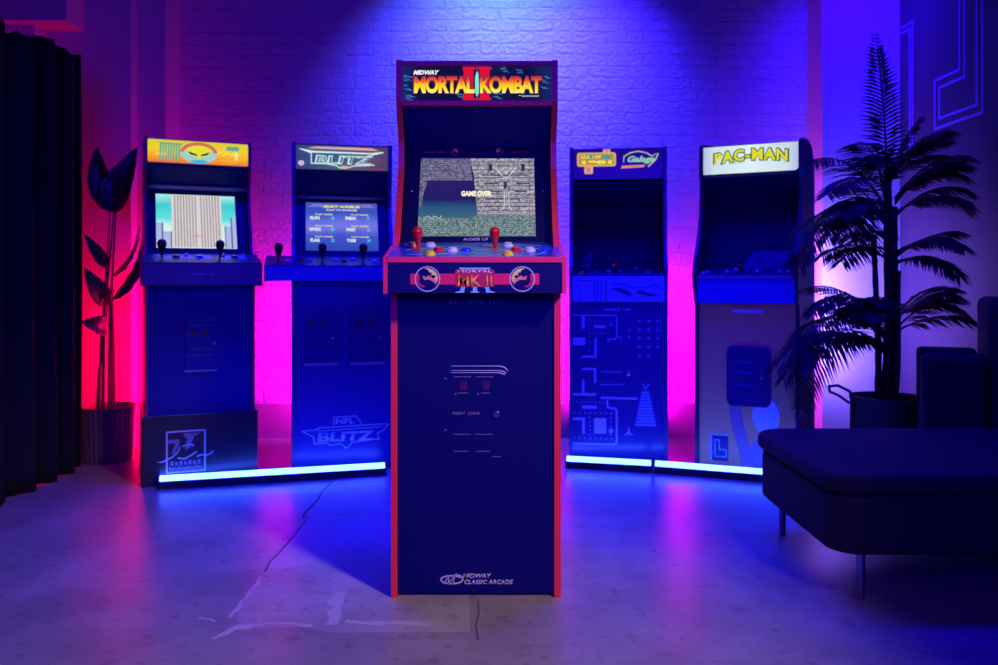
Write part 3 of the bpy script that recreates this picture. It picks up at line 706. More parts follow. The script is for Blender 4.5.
poly(bm, F3, [q(32,190),q(84,190),q(84,158),q(32,158)]); poly(bm, F3, [q(122,560),q(172,560),q(172,496),q(122,496)])
fin(bm, 'maze_block', LIL, fp)
bm = bmesh.new()
for i in range(8):
    for (x, y) in ((40+22*i,580),(40+22*i,475) ): poly(bm, F3, circle_pts(*q(x,y), .0035, 6))
for i in range(8):
    for x in (104,192): 
        if i < 6: poly(bm, F3, circle_pts(*q(x,475+18*i), .0032, 6))
    poly(bm, F3, circle_pts(*q(50+16*i,430), .003, 6)); poly(bm, F3, circle_pts(*q(104,85+18*i), .003, 6))
for i in range(6): poly(bm, F3, circle_pts(*q(110+16*i,88), .003, 6)); poly(bm, F3, circle_pts(*q(104+16*i,140), .003, 6))
fin(bm, 'maze_dots', DOT, fp)
bm = bmesh.new()
poly(bm, F3, circle_pts(*q(192,548), .012, 14)); poly(bm, F3, [q(246,565),q(262,552),q(265,528),q(270,552),q(285,565),q(266,560)])
fin(bm, 'maze_marks', PALEB, fp)
bm = bmesh.new(); poly(bm, F3, circle_pts(*q(192,104), .010, 14)); 
for r_ in range(5):
    for c_ in range(3):
        x, y = q(310+38*c_, 88+36*r_)
        if r_ == 4 and c_ == 2: continue
        poly(bm, F3, [(x-.012,y),(x-.004,y+.004),(x,y+.012),(x+.004,y+.004),(x+.012,y),(x+.004,y-.004),(x,y-.012),(x-.004,y-.004)])
for x, y in ((268,126),(268,156),(230,157)): poly(bm, F3, circle_pts(*q(x,y), .007, 8))
fin(bm, 'grid_marks', mat('art_violet', (.24,.2,.7), .5), fp)
bm = bmesh.new()
for i in range(11):
    t0 = i/11; y = 525-148*t0; hw = 44-30*t0
    poly(bm, F3, [q(335-hw,y),q(335+hw,y),q(335+hw-2,y-9),q(335-hw+2,y-9)])
S3([(322,348),(335,372),(350,348)], .006)
fin(bm, 'stacked_bars', mat('art_stack', (.30,.36,.95), .5), fp)
text('lettering', 'NAMCO  1UP', F3, q(218,40)[0], q(218,40)[1], .13, .012, mat('art_label', (.65,.6,.95), .5), fp, bold=.04)
bm = bmesh.new(); lathe(bm, F3, *q(265,308), [(.010,0),(.010,.005),(.006,.008),(.002,.008)], 16); fin(bm, 'lock', METAL, fp, smooth=True)

# --- fourth cabinet: white marquee, yellow body
P4 = [(0,0),(0,.80),(-.045,.88),(-.05,.94),(-.02,1.02),(.05,1.14),(.09,1.25),(.10,1.40),(.085,1.43),(.085,1.565),(.11,1.579),(.30,1.60),(.44,1.585),(.53,1.50),(.55,1.40),(.55,0)]
c4 = back_cab('tan-bodied arcade cabinet with white marquee in yellow letters, beside the palm', 1.168, 4.02, -27)
TAN = mat('yellow_body', (.95,.52,.16), .45, bump=.03)
M4 = mat('side_blue_black', (.008,.008,.10), .7, spec=.1)
Fd, L, Fs, LS, Fp, LP, bz, dk, fp, spk = cabinet_shell(c4, P4, deck=(-.03,.80,.930,.16,.965), scr=(.16,.965,.28,1.32), mar=(.085,1.418,1.57), depth=.55,
    trim=mat('navy_molding', (.015,.015,.06), .4), body=TAN, side=M4, deckmat=mat('deck_cobalt', (.01,.03,.6), .4), decktop=BLUELIT_BLACK, deckW=.238, rail=mat('rail_lilac', (.2,.15,.4), .4))
Fm = front(.091)
bm = bmesh.new(); rect(bm, Fm, -.223, .223, 1.430, 1.562, -.02, 0)
mq = fin(bm, 'marquee', ramp_mat('marquee_white', 0, [(0,(.45,.50,.75)),(.12,(.62,.75,.82)),(.5,(.75,.88,.92)),(.88,(.62,.75,.82)),(1,(.45,.5,.75))], emit=1.0), c4)
def arc(a, b, X, Y): return X, Y+.016*(1-(2*a-1)**2)-.008
def pac(c0, c1, m, bold, w, h, name): text(name, 'PAC-MAN', Fm, .004, 1.507, w, h, m, mq, bold=bold, c0=c0, c1=c1, warp=arc, spacing=1.12)
pac(.001, .0018, glow('letter_edge', (.02,.12,.06)), .10, .358, .066, 'lettering_edge')
pac(.0022, .003, glow('letter_yellow', (.75,.70,.01)), .03, .343, .056, 'lettering')
bm = bmesh.new(); stroke(bm, Fm, [(-.10,1.474),(-.05,1.476),(-.02,1.480)], .003); stroke(bm, Fm, [(.10,1.555),(.14,1.552),(.17,1.545)], .002); fin(bm, 'speed_lines', glow('soft_blue', (.3,.5,.8)), mq)
for a, b in ((-.205,.04),(-.19,.07),(-.10,.09),(-.07,.15),(.04,.10),(.145,.08),(.185,.08)): button(c4, Fd, a, b, BW, .010)
joystick(c4, Fd, -.035, .08, DR, .045)
bm = bmesh.new(); poly(bm, Fs, [(-.05,.0),(.14,.0),(.19,.09),(.0,.09)], .0004, .001); sc_ = fin(bm, 'instruction_card', mat('card_blue', (.03,.05,.22), .35), bz)
bm = bmesh.new()
for a, b in ((.0,.03),(.05,.05),(.10,.03)): poly(bm, Fs, circle_pts(a,b,.006,10), .001, .0016)
stroke(bm, Fs, [(.02,.084),(.05,.085)], .003, c0=.001, c1=.0016); stroke(bm, Fs, [(.08,.085),(.12,.085)], .003, c0=.001, c1=.0016)
fin(bm, 'card_print', PRINTDIM, sc_)
F4 = front(.012)
cd = coin_door(c4, F4, .01, .452, .205, .285, mat('door_cobalt', (.006,.008,.14), .35, coat=.3), rr=.03)
bm = bmesh.new()
for z in (.52,.47,.41): stroke(bm, F4, [(-.06,z),(.035,z)], .005, c0=.006, c1=.0075)
fin(bm, 'door_print', mat('door_line', (.04,.07,.4), .4), cd)
bm = bmesh.new(); poly(bm, F4, rrect(-.065,.075,.762-.008,.762+.008,.006), 0, .006); hd = fin(bm, 'nameplate', mat('plate_lilac', (.75,.7,.95), .3), c4)
# generic ribbon artwork at the bottom
bm = bmesh.new()
for k in range(5): stroke(bm, F4, [(-.075+.012*k,.31),(-.075+.012*k,.27),(-.06+.012*k,.20),(-.03+.011*k,.10),(-.02+.014*k,.03)], .0055)
fin(bm, 'ribbon_artwork', mat('ribbon_blue', (.01,.05,.45), .4), fp)
bm = bmesh.new(); poly(bm, F4, [(-.02,.06),(.03,.02),(.16,.02),(.20,.07),(.19,.15),(.12,.20),(.05,.16),(.0,.10)], .002, .003)
fin(bm, 'cloud_artwork', mat('cloud_lilac', (.32,.26,.55), .5), fp)
bm = bmesh.new(); poly(bm, F4, circle_pts(.09,.27,.062,20,ry=.085), .002, .003)
fin(bm, 'balloon_artwork', mat('balloon_pale', (.55,.85,.9), .5), fp)
bm = bmesh.new(); rect(bm, F4, -.165,-.085,.04,.165); bb = fin(bm, 'maze_tile', mat('tile_navy', (.01,.02,.15), .4), fp)
bm = bmesh.new(); stroke(bm, F4, [(-.165,.04),(-.165,.165),(-.085,.165)], .006, c0=.0016, c1=.0022)
stroke(bm, F4, [(-.148,.06),(-.148,.14),(-.128,.14),(-.128,.095),(-.095,.095),(-.095,.06)], .005, closed=True, c0=.0016, c1=.0022)
fin(bm, 'maze_tile_line', mat('tile_line', (.4,.8,.95), .4), fp)

# ------------------------------------------------------------------ LED LIGHT BARS
def light_bar(a, b, label, gapseg=False):
    a = Vector(a); b = Vector(b); d = b-a; Ln = d.length
    t = thing('light_bar', label, 'light', (a.x, a.y, 0), math.atan2(d.y, d.x), 'floor light bars')
    bm = bmesh.new(); box(bm, 0, Ln, -.022, .022, 0, .034); fin(bm, 'housing', mat('bar_housing', (.02,.02,.03), .4), t, bevel=.003)
    bm = bmesh.new()
    pts = [(.019*math.cos(u*PI/10), .034+.022*math.sin(u*PI/10)) for u in range(11)]
    v0 = [bm.verts.new((.006, y, z)) for y, z in pts]; v1 = [bm.verts.new((Ln-.006, y, z)) for y, z in pts]
    bm.faces.new(v0); bm.faces.new(v1[::-1])
    for i in range(10): bm.faces.new((v0[i], v0[i+1], v1[i+1], v1[i]))
    bm.faces.new((v0[0], v1[0], v1[-1], v0[-1]))
    fin(bm, 'diffuser', mat('led_diffuser', (.8,.8,.8), .5, emit=(.030,.085,1.0), strength=22), t, smooth=True)
    for x0, x1 in ((0,.006),(Ln-.006,Ln)):
        bm = bmesh.new(); box(bm, x0, x1, -.022, .022, .034, .058); fin(bm, 'end_cap', mat('bar_cap', (.1,.1,.12), .4), t)
    return t
light_bar((-1.484,3.705), (-.530,3.975), 'long glowing white-blue floor light bar in front of the two left cabinets')
light_bar((.325,4.125), (.727,4.020), 'short glowing floor light bar in front of the cabinet with maze artwork')
light_bar((.735,4.018), (1.33,3.79), 'glowing floor light bar in front of the tan cabinet, running behind the ottoman')

# ------------------------------------------------------------------ ROOM
def wallmat(name, color, rough=.5, brick=False, bump=.15):
    m = bpy.data.materials.new(name); m.use_nodes = True
    nt = m.node_tree; b = nt.nodes['Principled BSDF']; b.inputs['Roughness'].default_value = rough
    b.inputs['Base Color'].default_value = (*color, 1)
    tc = nt.nodes.new('ShaderNodeTexCoord')
    n = nt.nodes.new('ShaderNodeTexNoise'); n.inputs['Scale'].default_value = 28; n.inputs['Detail'].default_value = 8
    nt.links.new(tc.outputs['Object'], n.inputs['Vector'])
    bp = nt.nodes.new('ShaderNodeBump'); bp.inputs['Distance'].default_value = .006; bp.inputs['Strength'].default_value = bump
    if brick:
        mp = nt.nodes.new('ShaderNodeMapping'); mp.inputs['Rotation'].default_value = (PI/2, 0, 0)
        nt.links.new(tc.outputs['Object'], mp.inputs['Vector'])
        n3 = nt.nodes.new('ShaderNodeTexNoise'); n3.inputs['Scale'].default_value = 9
        nt.links.new(tc.outputs['Object'], n3.inputs['Vector'])
        ll = nt.nodes.new('ShaderNodeMixRGB'); ll.blend_type = 'LINEAR_LIGHT'; ll.inputs[0].default_value = .012
        nt.links.new(mp.outputs[0], ll.inputs[1]); nt.links.new(n3.outputs['Color'], ll.inputs[2])
        br = nt.nodes.new('ShaderNodeTexBrick'); br.inputs['Scale'].default_value = 1
        br.inputs['Row Height'].default_value = .067; br.inputs['Brick Width'].default_value = .21; br.inputs['Mortar Size'].default_value = .007
        br.inputs['Mortar Smooth'].default_value = .35
        br.inputs['Color1'].default_value = (1,1,1,1); br.inputs['Color2'].default_value = (.75,.75,.75,1); br.inputs['Mortar'].default_value = (0,0,0,1)
        nt.links.new(ll.outputs[0], br.inputs['Vector'])
        n2 = nt.nodes.new('ShaderNodeTexNoise'); n2.inputs['Scale'].default_value = 55; n2.inputs['Detail'].default_value = 6
        nt.links.new(tc.outputs['Object'], n2.inputs['Vector'])
        mx = nt.nodes.new('ShaderNodeMath'); mx.operation = 'MULTIPLY_ADD'; mx.inputs[1].default_value = .9
        nt.links.new(n2.outputs['Fac'], mx.inputs[0]); nt.links.new(br.outputs['Color'], mx.inputs[2])
        nt.links.new(mx.outputs[0], bp.inputs['Height']); bp.inputs['Strength'].default_value = .9; bp.inputs['Distance'].default_value = .016
    else:
        nt.links.new(n.outputs['Fac'], bp.inputs['Height'])
    nt.links.new(bp.outputs['Normal'], b.inputs['Normal'])
    return m
BRICK = wallmat('painted_brick', (.46,.44,.50), .34, True)
PLASTER = wallmat('plaster', (.45,.43,.50), .55)
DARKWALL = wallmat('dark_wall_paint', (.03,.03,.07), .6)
def sbox(name, x0, x1, y0, y1, z0, z1, m):
    bm = bmesh.new(); box(bm, x0, x1, y0, y1, z0, z1); return struct(fin(bm, name, m))
CEIL = 3.0
sbox('wall_back', -1.846, 1.789, 4.92, 5.02, 0, CEIL, BRICK)
bm = bmesh.new(); box(bm, -2.0, -1.846, 4.70, 5.02, 0, CEIL); box(bm, -2.8, -2.0, 4.62, 5.02, 0, CEIL); struct(fin(bm, 'wall_back_left', PLASTER))
sbox('wall_back_right', 1.789, 2.217, 4.70, 5.02, 0, CEIL, PLASTER)
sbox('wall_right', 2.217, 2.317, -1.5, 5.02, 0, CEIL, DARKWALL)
sbox('wall_left', -2.9, -2.8, -1.5, 5.02, 0, CEIL, PLASTER)
sbox('ceiling', -2.9, 2.317, -1.5, 5.02, CEIL, CEIL+.1, mat('ceiling_paint', (.12,.12,.14), .7))
sbox('baseboard_back', -1.846, 1.789, 4.885, 4.92, 0, .197, wallmat('baseboard_paint', (.22,.20,.25), .45))
sbox('trim_1', -2.62, -2.46, 4.50, 4.62, 0, 2.26, PLASTER)
sbox('trim_2', -2.66, -2.25, 4.42, 4.62, 2.26, 2.50, PLASTER)

# floor: one mesh: slab, patch of newer screed, crack and pale scuffs
def floor_mat(name, c0, c1, rough):
    m = bpy.data.materials.new(name); m.use_nodes = True; nt = m.node_tree; b = nt.nodes['Principled BSDF']
    tc = nt.nodes.new('ShaderNodeTexCoord')
    n = nt.nodes.new('ShaderNodeTexNoise'); n.inputs['Scale'].default_value = 3.2; n.inputs['Detail'].default_value = 10; n.inputs['Roughness'].default_value = .65
    nt.links.new(tc.outputs['Object'], n.inputs['Vector'])
    r = nt.nodes.new('ShaderNodeValToRGB'); r.color_ramp.elements[0].position = .35; r.color_ramp.elements[1].position = .68
    r.color_ramp.elements[0].color = (*c0,1); r.color_ramp.elements[1].color = (*c1,1)
    nt.links.new(n.outputs['Fac'], r.inputs[0])
    v = nt.nodes.new('ShaderNodeTexNoise'); v.inputs['Scale'].default_value = 22; v.inputs['Detail'].default_value = 5
    nt.links.new(tc.outputs['Object'], v.inputs['Vector'])
    r2 = nt.nodes.new('ShaderNodeValToRGB'); r2.color_ramp.elements[0].position = .30; r2.color_ramp.elements[1].position = .42
    r2.color_ramp.elements[0].color = (.55,.55,.55,1); r2.color_ramp.elements[1].color = (1,1,1,1)
    nt.links.new(v.outputs['Fac'], r2.inputs[0])
    mx = nt.nodes.new('ShaderNodeMixRGB'); mx.blend_type = 'MULTIPLY'; mx.inputs[0].default_value = .8
    nt.links.new(r.outputs[0], mx.inputs[1]); nt.links.new(r2.outputs[0], mx.inputs[2]); nt.links.new(mx.outputs[0], b.inputs['Base Color'])
    rr = nt.nodes.new('ShaderNodeMapRange'); rr.inputs['To Min'].default_value = rough-.08; rr.inputs['To Max'].default_value = rough+.14
    nt.links.new(n.outputs['Fac'], rr.inputs['Value']); nt.links.new(rr.outputs[0], b.inputs['Roughness'])
    bp = nt.nodes.new('ShaderNodeBump'); bp.inputs['Strength'].default_value = .12; bp.inputs['Distance'].default_value = .004
    nt.links.new(v.outputs['Fac'], bp.inputs['Height']); nt.links.new(bp.outputs['Normal'], b.inputs['Normal'])
    b.inputs['Specular IOR Level'].default_value = .6
    return m
def gp(px, py): Y = CAMZ*850/(py-280); return ((px-499)/850*Y, Y)
bm = bmesh.new(); box(bm, -2.9, 2.317, -1.5, 5.02, -.1, 0)
Fg = Frame((0,0,0), (1,0,0), (0,1,0))
crack = [(338,477),(330,484),(322,492),(318,500),(305,513),(303,518),(309,516),(303,524),(294,536),(286,545),(279,553),(270,562),(265,572),(258,583),(248,594),(240,603)]
crack_dark = crack[:-3]
patch = [gp(*p) for p in crack] + [gp(236,622), gp(262,629), gp(300,627), gp(330,633), gp(390,632), gp(470,632), gp(470,477)]
n0 = len(bm.faces)
poly(bm, Fg, patch, .0, .0006)
bm.faces.ensure_lookup_table()
for f in bm.faces[n0:]: f.material_index = 1
n1 = len(bm.faces)
stroke(bm, Fg, [gp(*p) for p in crack_dark], .009, c0=0, c1=.0010, taper=[.5,1,.7,1.2,1.3,1,.6,.8,.7,1,.8,.6,.8,.5,.6,.3])
stroke(bm, Fg, [gp(478,601), gp(479,612), gp(476,625), gp(478,640)], .004, c0=0, c1=.0010)
bm.faces.ensure_lookup_table()
for f in bm.faces[n1:]: f.material_index = 2
n2 = len(bm.faces)
rnd = random.Random(2)
def scuff(pts, w):
    g = [gp(*p) for p in pts]; out = []
    for i in range(len(g)-1):
        for k in range(4):
            t = k/4; out.append((g[i][0]*(1-t)+g[i+1][0]*t+rnd.uniform(-.006,.006), g[i][1]*(1-t)+g[i+1][1]*t+rnd.uniform(-.006,.006)))
    out.append(g[-1]); stroke(bm, Fg, out, w, c0=0, c1=.0009, taper=[rnd.uniform(.25,1) for _ in out])
scuff([(268,567),(290,566),(312,564)], .02)
scuff([(340,592),(336,608),(331,625)], .045)
scuff([(345,622),(370,624),(395,622),(430,625)], .03)
scuff([(262,577),(250,592),(240,603),(230,618)], .02); scuff([(200,618),(215,622)], .015); scuff([(212,640),(240,627),(262,624)], .03)
scuff([(262,625),(285,622),(312,626)], .018)
bm.faces.ensure_lookup_table()
for f in bm.faces[n2:]: f.material_index = 3
fl = fin(bm, 'floor', [floor_mat('concrete', (.20,.18,.18), (.32,.29,.28), .30), floor_mat('concrete_patch', (.28,.26,.25), (.42,.39,.37), .36),
     mat('crack_dark', (.09,.085,.09), .7), mat('scuff_pale', (.46,.43,.41), .5, bump=.3)])
struct(fl)

# ------------------------------------------------------------------ wall mural (right wall)
LB = mat('mural_line', (.14,.13,.75), .5)
Fw = Frame((2.217,0,0), (0,-1,0), (0,0,1))     # a = -Y
bm = bmesh.new()
def yz(px, z): return (-(2.217*850/(px-499)), z)
for d in (0, .055):
    pass
def dbl(pts, g=.045):
    for s in (-.5, .5):
        n = len(pts); out = []
        for i in range(n):
            p0, p1, p2 = Vector(pts[max(0,i-1)]), Vector(pts[i]), Vector(pts[min(n-1,i+1)])
            d1 = (p1-p0).normalized() if i else (p2-p1).normalized(); d2 = (p2-p1).normalized() if i < n-1 else d1
            n1 = Vector((-d1.y,d1.x)); n2 = Vector((-d2.y,d2.x)); mm = (n1+n2).normalized(); k = s*g/mm.dot(n1)
            out.append(tuple(p1+mm*k))
        stroke(bm, Fw, out, .012, c0=.0004, c1=.002)
dbl([(-4.07,2.95),(-4.07,1.90),(-4.30,1.90),(-4.30,1.70),(-3.92,1.70),(-3.92,2.95)])
dbl([(-4.69,2.28),(-4.57,2.28),(-4.57,1.55)], .03)
dbl([(-3.55,2.95),(-3.55,1.4)], .03)
tag(fin(bm, 'wall_mural', LB), 'blue double-line maze pattern painted on the dark right wall behind the palm', 'mural')

# ------------------------------------------------------------------ curtain
bm = bmesh.new(); rnd = random.Random(11)
NY, NZ = 150, 26; g = []
for i in range(NY+1):
    t = i/NY; y = 1.9+t*2.22; row = []
    ph = rnd.uniform(-.3,.3); top = 1.86+.13*t+.018*math.sin(t*31)+.012*math.sin(t*83+1)+rnd.uniform(-.008,.012)
    for j in range(NZ+1):
        s = j/NZ; amp = .035*(1-.35*s)
        x = -2.058+.03*t+amp*math.sin(t*75+.7*math.sin(t*13)+.25*math.sin(3*s))+.012*math.sin(t*170+ph*.3)
        z = .004+s*(top-.004)
        row.append(bm.verts.new((x, y, z)))
    g.append(row)
for i in range(NY):
    for j in range(NZ): bm.faces.new((g[i][j], g[i+1][j], g[i+1][j+1], g[i][j+1]))
cur = fin(bm, 'curtain', mat('black_velvet', (.012,.010,.016), .85, spec=.2), smooth=True)
md = cur.modifiers.new('s', 'SOLIDIFY'); md.thickness = .006
tag(cur, 'floor-length black fabric curtain with ruffled top edge along the left side', 'curtain')

# ------------------------------------------------------------------ plants
def blade_leaf(base, tip, width, side, up_bend, m, parent, name='leaf', cup=.25, n=14):
    """large oval leaf from base to tip, arched, cupped along its midrib"""
    base = Vector(base); tip = Vector(tip); d = tip-base
    side = Vector(side); side = (side - d*(side.dot(d)/d.length_squared)).normalized(); nr = side.cross(d).normalized()
    bm = bmesh.new(); rows = []
    for i in range(n+1):
        t = i/n; c = base+d*t+nr*up_bend*math.sin(t*PI)*d.length
        w = width*(math.sin(PI*min(1,t**.75)))**.8*.5 if 0 < t < 1 else .001
        row = []
        for k in range(-3, 4):
            s = k/3; row.append(bm.verts.new(c+side*s*w+nr*(abs(s)**1.5)*w*cup*2*(1)+nr*.004*math.sin(i*2.1)*abs(s)))
        rows.append(row)
    for i in range(n):
        for k in range(6): bm.faces.new((rows[i][k], rows[i][k+1], rows[i+1][k+1], rows[i+1][k]))
    o = fin(bm, name, m, parent, smooth=True)
    md = o.modifiers.new('s', 'SOLIDIFY'); md.thickness = .0015
    return o
LEAF = mat('dark_leaf', (.02,.03,.02), .4, bump=.05); LEAFR = mat('broad_leaf', (.06,.06,.04), .4); STEM = mat('stem', (.05,.05,.03), .5)
PX, PY = -1.985, 4.30
pl = thing('potted_plant', 'broad-leaved houseplant in ribbed planter between the curtain and the yellow-marquee cabinet', 'plant', (PX, PY, 0), 0, 'potted plants')
bm = bmesh.new(); Fz = Frame((0,0,0),(1,0,0),(0,1,0))
rings = []; seg = 64
for r, h in ((.112,0),(.118,.004),(.132,.262),(.140,.268),(.140,.276),(.130,.276),(.126,.245)):
    rings.append([bm.verts.new(((r+(.003*math.cos(32*2*PI*k/seg) if .003 < h < .265 and r > .112 else 0))*math.cos(2*PI*k/seg), (r+(.003*math.cos(32*2*PI*k/seg) if .003 < h < .265 else 0))*math.sin(2*PI*k/seg), h)) for k in range(seg)])
for i in range(len(rings)-1):
    for k in range(seg): bm.faces.new((rings[i][k], rings[i][(k+1)%seg], rings[i+1][(k+1)%seg], rings[i+1][k]))
bm.faces.new(rings[0][::-1])
fin(bm, 'planter', mat('planter_clay', (.14,.06,.07), .5), pl, smooth=True)
bm = bmesh.new(); lathe(bm, Fz, 0, 0, [(.127,.235),(.125,.245),(.06,.250),(.01,.251)], 24); fin(bm, 'soil', mat('soil', (.02,.015,.01), .9, bump=.6), pl, smooth=True)
def pl_pt(px, py, dy=0): Y = PY+dy; return ((px-499)/850*Y-PX, dy, CAMZ-(py-280)/850*Y)
def stemmed(px0, py0, tipx, tipy, w, dy=0, dyt=0, side=(1,0,0), bend=.08, root=(0,0), m=LEAF, bx=None):
    b = pl_pt(px0, py0, dy); t = pl_pt(tipx, tipy, dyt)
    bm = bmesh.new(); r0 = Vector((root[0], root[1], .245)); bb = Vector(b)
    mid = r0.lerp(bb, .5); mid.x = mid.x*.5+r0.x*.5
    pts = [r0, r0.lerp(mid,.5), mid, mid.lerp(bb,.55), bb]
    tube(bm, pts, [.007,.006,.0055,.005,.004], 8); st_ = fin(bm, 'stem', STEM, pl, smooth=True)
    blade_leaf(b, t, w, side, bend, m, pl)
stemmed(110,212, 97,147, .115, -.03,-.06, root=(-.02,0))
stemmed(116,212, 137,147, .115, -.05,-.09, root=(.02,-.02))
stemmed(114,213, 116,166, .13, -.09,-.10, root=(0,-.04))
stemmed(112,276, 139,224, .075, .02,-.12, side=(.5,0,1), root=(.03,.02), m=LEAFR)
stemmed(108,268, 84,234, .06, -.02,-.14, side=(.5,0,1), root=(-.03,-.02), m=LEAFR)
stemmed(108,306, 84,268, .09, -.03,-.16, side=(.5,0,1), root=(-.04,.0), m=LEAFR)
stemmed(112,300, 142,240, .09, -.03,-.10, side=(.3,0,1), root=(.04,-.03), m=LEAFR)
stemmed(106,330, 80,322, .10, -.05,-.20, side=(0,.3,1), bend=.15, root=(-.03,-.04), m=LEAFR)

# palm
XP, YP = 1.79, 3.93
pm = thing('potted_palm', 'tall feathery palm in a handled basket standing behind the ottoman', 'plant', (XP, YP, 0), 0, 'potted plants')
bm = bmesh.new(); lathe(bm, Fz, 0, 0, [(.125,0),(.14,.01),(.158,.15),(.155,.355),(.160,.362),(.160,.375),(.148,.375),(.145,.33)], 40)
fin(bm, 'basket', mat('basket_weave', (.05,.045,.06), .7, bump=1.0, bscale=90), pm, smooth=True)
for s in (-1, 1):
    bm = bmesh.new()
    pts = [(s*(.152),-.03,.355),(s*.185,-.035,.40),(s*.235,-.03,.425),(s*.265,0,.418),(s*.25,.03,.39),(s*.20,.045,.368),(s*.155,.035,.335)]
    if s > 0: pts = [(.150,-.03,.35),(.165,-.03,.40),(.16,-.01,.43),(.16,.02,.43),(.165,.03,.40),(.152,.03,.345)]
    tube(bm, pts, .007, 8); fin(bm, 'handle', mat('basket_rope', (.06,.05,.07), .8), pm, smooth=True)
bm = bmesh.new(); lathe(bm, Fz, 0, 0, [(.146,.315),(.144,.33),(.05,.335),(.01,.336)], 24); fin(bm, 'soil', mat('soil', (.02,.015,.01), .9), pm, smooth=True)
PALM = mat('palm_leaf', (.014,.016,.022), .5, spec=.3); CANE = mat('palm_cane', (.015,.012,.012), .6, bump=.3, bscale=30)
canes = [((0,0),(.01,-.01),1.42,.020),((.04,.02),(.06,.03),1.25,.016),((-.03,.02),(-.045,.01),1.12,.014),((.02,-.04),(.035,-.06),.95,.013)]
for (x, y), (x2, y2), h, r in canes:
    bm = bmesh.new(); pts = []; rad = []
    for k in range(22):
        t = k/21; pts.append((x+(x2-x)*t+.006*math.sin(t*5), y+(y2-y)*t, .33+(h-.33)*t)); rad.append(r*(1.12-.3*t)*(1.1 if k%3 == 0 else 1))
    tube(bm, pts, rad, 10); fin(bm, 'cane', CANE, pm, smooth=True)
def frond(base, az, elev, Ln, droop, nl=30, lw=.011, ll=.19, seed=0):
    rnd = random.Random(seed); bm = bmesh.new(); p = Vector(base); pts = [p.copy()]; N = nl+8; dirs = []
    ca, sa = math.cos(az), math.sin(az); step = Ln/N; e = elev
    for i in range(N):
        d = Vector((ca*math.cos(e), sa*math.cos(e), math.sin(e))); dirs.append(d); p = p+d*step; pts.append(p.copy())
        e -= droop/N*(.5+1.2*i/N)
    tube(bm, pts[::2], [.0045*(1-.75*i/len(pts[::2]))+.0008 for i in range(len(pts[::2]))], 6)
    sidev = Vector((-sa, ca, 0))
    for i in range(7, N):
        t = (i-7)/(N-7); L_ = ll*(.55+.75*math.sin(PI*min(1,t*.85+.12)))*(1-.35*t)
        for s in (-1, 1):
            d = dirs[i]; up = sidev.cross(d)*-1
            fwd = .55+.5*t+rnd.uniform(-.08,.08)
            dv = (sidev*s+d*fwd+up*(-.10+rnd.uniform(-.06,.06))).normalized()
            b = pts[i]; m1 = b+dv*L_*.5+Vector((0,0,-.012)); tip = b+dv*L_+Vector((0,0,-L_*.30+rnd.uniform(-.006,.006)))
            w = d*(lw*.5)
            if abs(w.normalized().dot(dv)) > .9: w = up*(lw*.5)
            wv = (w-dv*w.dot(dv)); wv = wv.normalized()*lw*.5
            fold = up*.003
            v = [bm.verts.new(q_) for q_ in (b-wv*.4, b+fold*.3, b+wv*.4, m1-wv, m1+fold, m1+wv, tip)]
            bm.faces.new((v[0],v[1],v[4],v[3])); bm.faces.new((v[1],v[2],v[5],v[4])); bm.faces.new((v[3],v[4],v[6])); bm.faces.new((v[4],v[5],v[6]))
    return fin(bm, 'frond', PALM, pm, recalc=False)
R = math.radians
specs = [((.005,-.005,1.30), 110, 88, .78, 8, .10), ((.005,-.005,1.32), 230, 84, .66, 22, .12), ((.005,-.005,1.32), -30, 80, .62, 30, .13)]
rs = random.Random(21)
def cluster(x, y, z, a0, a1, e0, e1, l0, l1, d0, d1, n):
    for k in range(n):
        specs.append(((x, y, z+rs.uniform(-.05,.05)), rs.uniform(a0,a1), rs.uniform(e0,e1), rs.uniform(l0,l1), rs.uniform(d0,d1), .155))
cluster(.0,-.01,1.20, 199,228, 15,55, .50,.66, 60,100, 9)
cluster(.0,-.02,1.05, 202,240, 5,35, .34,.44, 40,80, 4)
cluster(-.02,-.02,1.30, 205,250, 50,70, .30,.38, 60,90, 3)
cluster(.04,.0,1.24, -65,-15, 25,60, .34,.42, 50,90, 8)
cluster(.03,.02,1.36, -50,10, 40,65, .28,.34, 50,80, 4)
cluster(.04,.0,1.02, -60,-20, 10,45, .30,.36, 40,80, 5)
cluster(.0,-.03,.60, 199,222, 20,58, .62,.80, 65,105, 10)
cluster(.0,-.03,.76, 205,240, 0,30, .36,.44, 30,60, 4)
cluster(.03,.0,.68, -50,0, 30,60, .32,.38, 50,90, 6)
specs = [s_ if abs(s_[1]) > 30 else (s_[0], s_[1], max(s_[2], 38), min(s_[3], .36), s_[4], s_[5]) for s_ in specs]
for k, (b, az, el, ln_, dr, le) in enumerate(specs): frond(b, R(az), R(el), ln_, R(dr), seed=k, nl=int(16+ln_*24), ll=le, lw=.0105)

# ------------------------------------------------------------------ ottoman and sofa
def softbox(name, x0, x1, y0, y1, z0, z1, r, m, parent, bev=.03, crown=0, rb=None):
    bm = bmesh.new(); pts = rrect(x0, x1, y0, y1, r, 8)
    a = [bm.verts.new((x, y, z0)) for x, y in pts]; b = [bm.verts.new((x, y, z1)) for x, y in pts]; n = len(pts)
    bm.faces.new(a[::-1]); bm.faces.new(b)
    for i in range(n): bm.faces.new((a[i], a[(i+1)%n], b[(i+1)%n], b[i]))
    return fin(bm, name, m, parent, smooth=True, bevel=bev)
FAB = mat('charcoal_fabric', (.016,.014,.024), .8, bump=.4, bscale=400, spec=.3)
ot = thing('ottoman', 'low dark upholstered ottoman on slim metal legs at the right edge', 'ottoman', (1.45, 2.78, 0), 0)
def olocal(x, y): return x-1.45, y-2.78
softbox('base', .930-1.45, 2.12-1.45, 2.36-2.78, 3.08-2.78, .140, .310, .09, FAB, ot, .02)
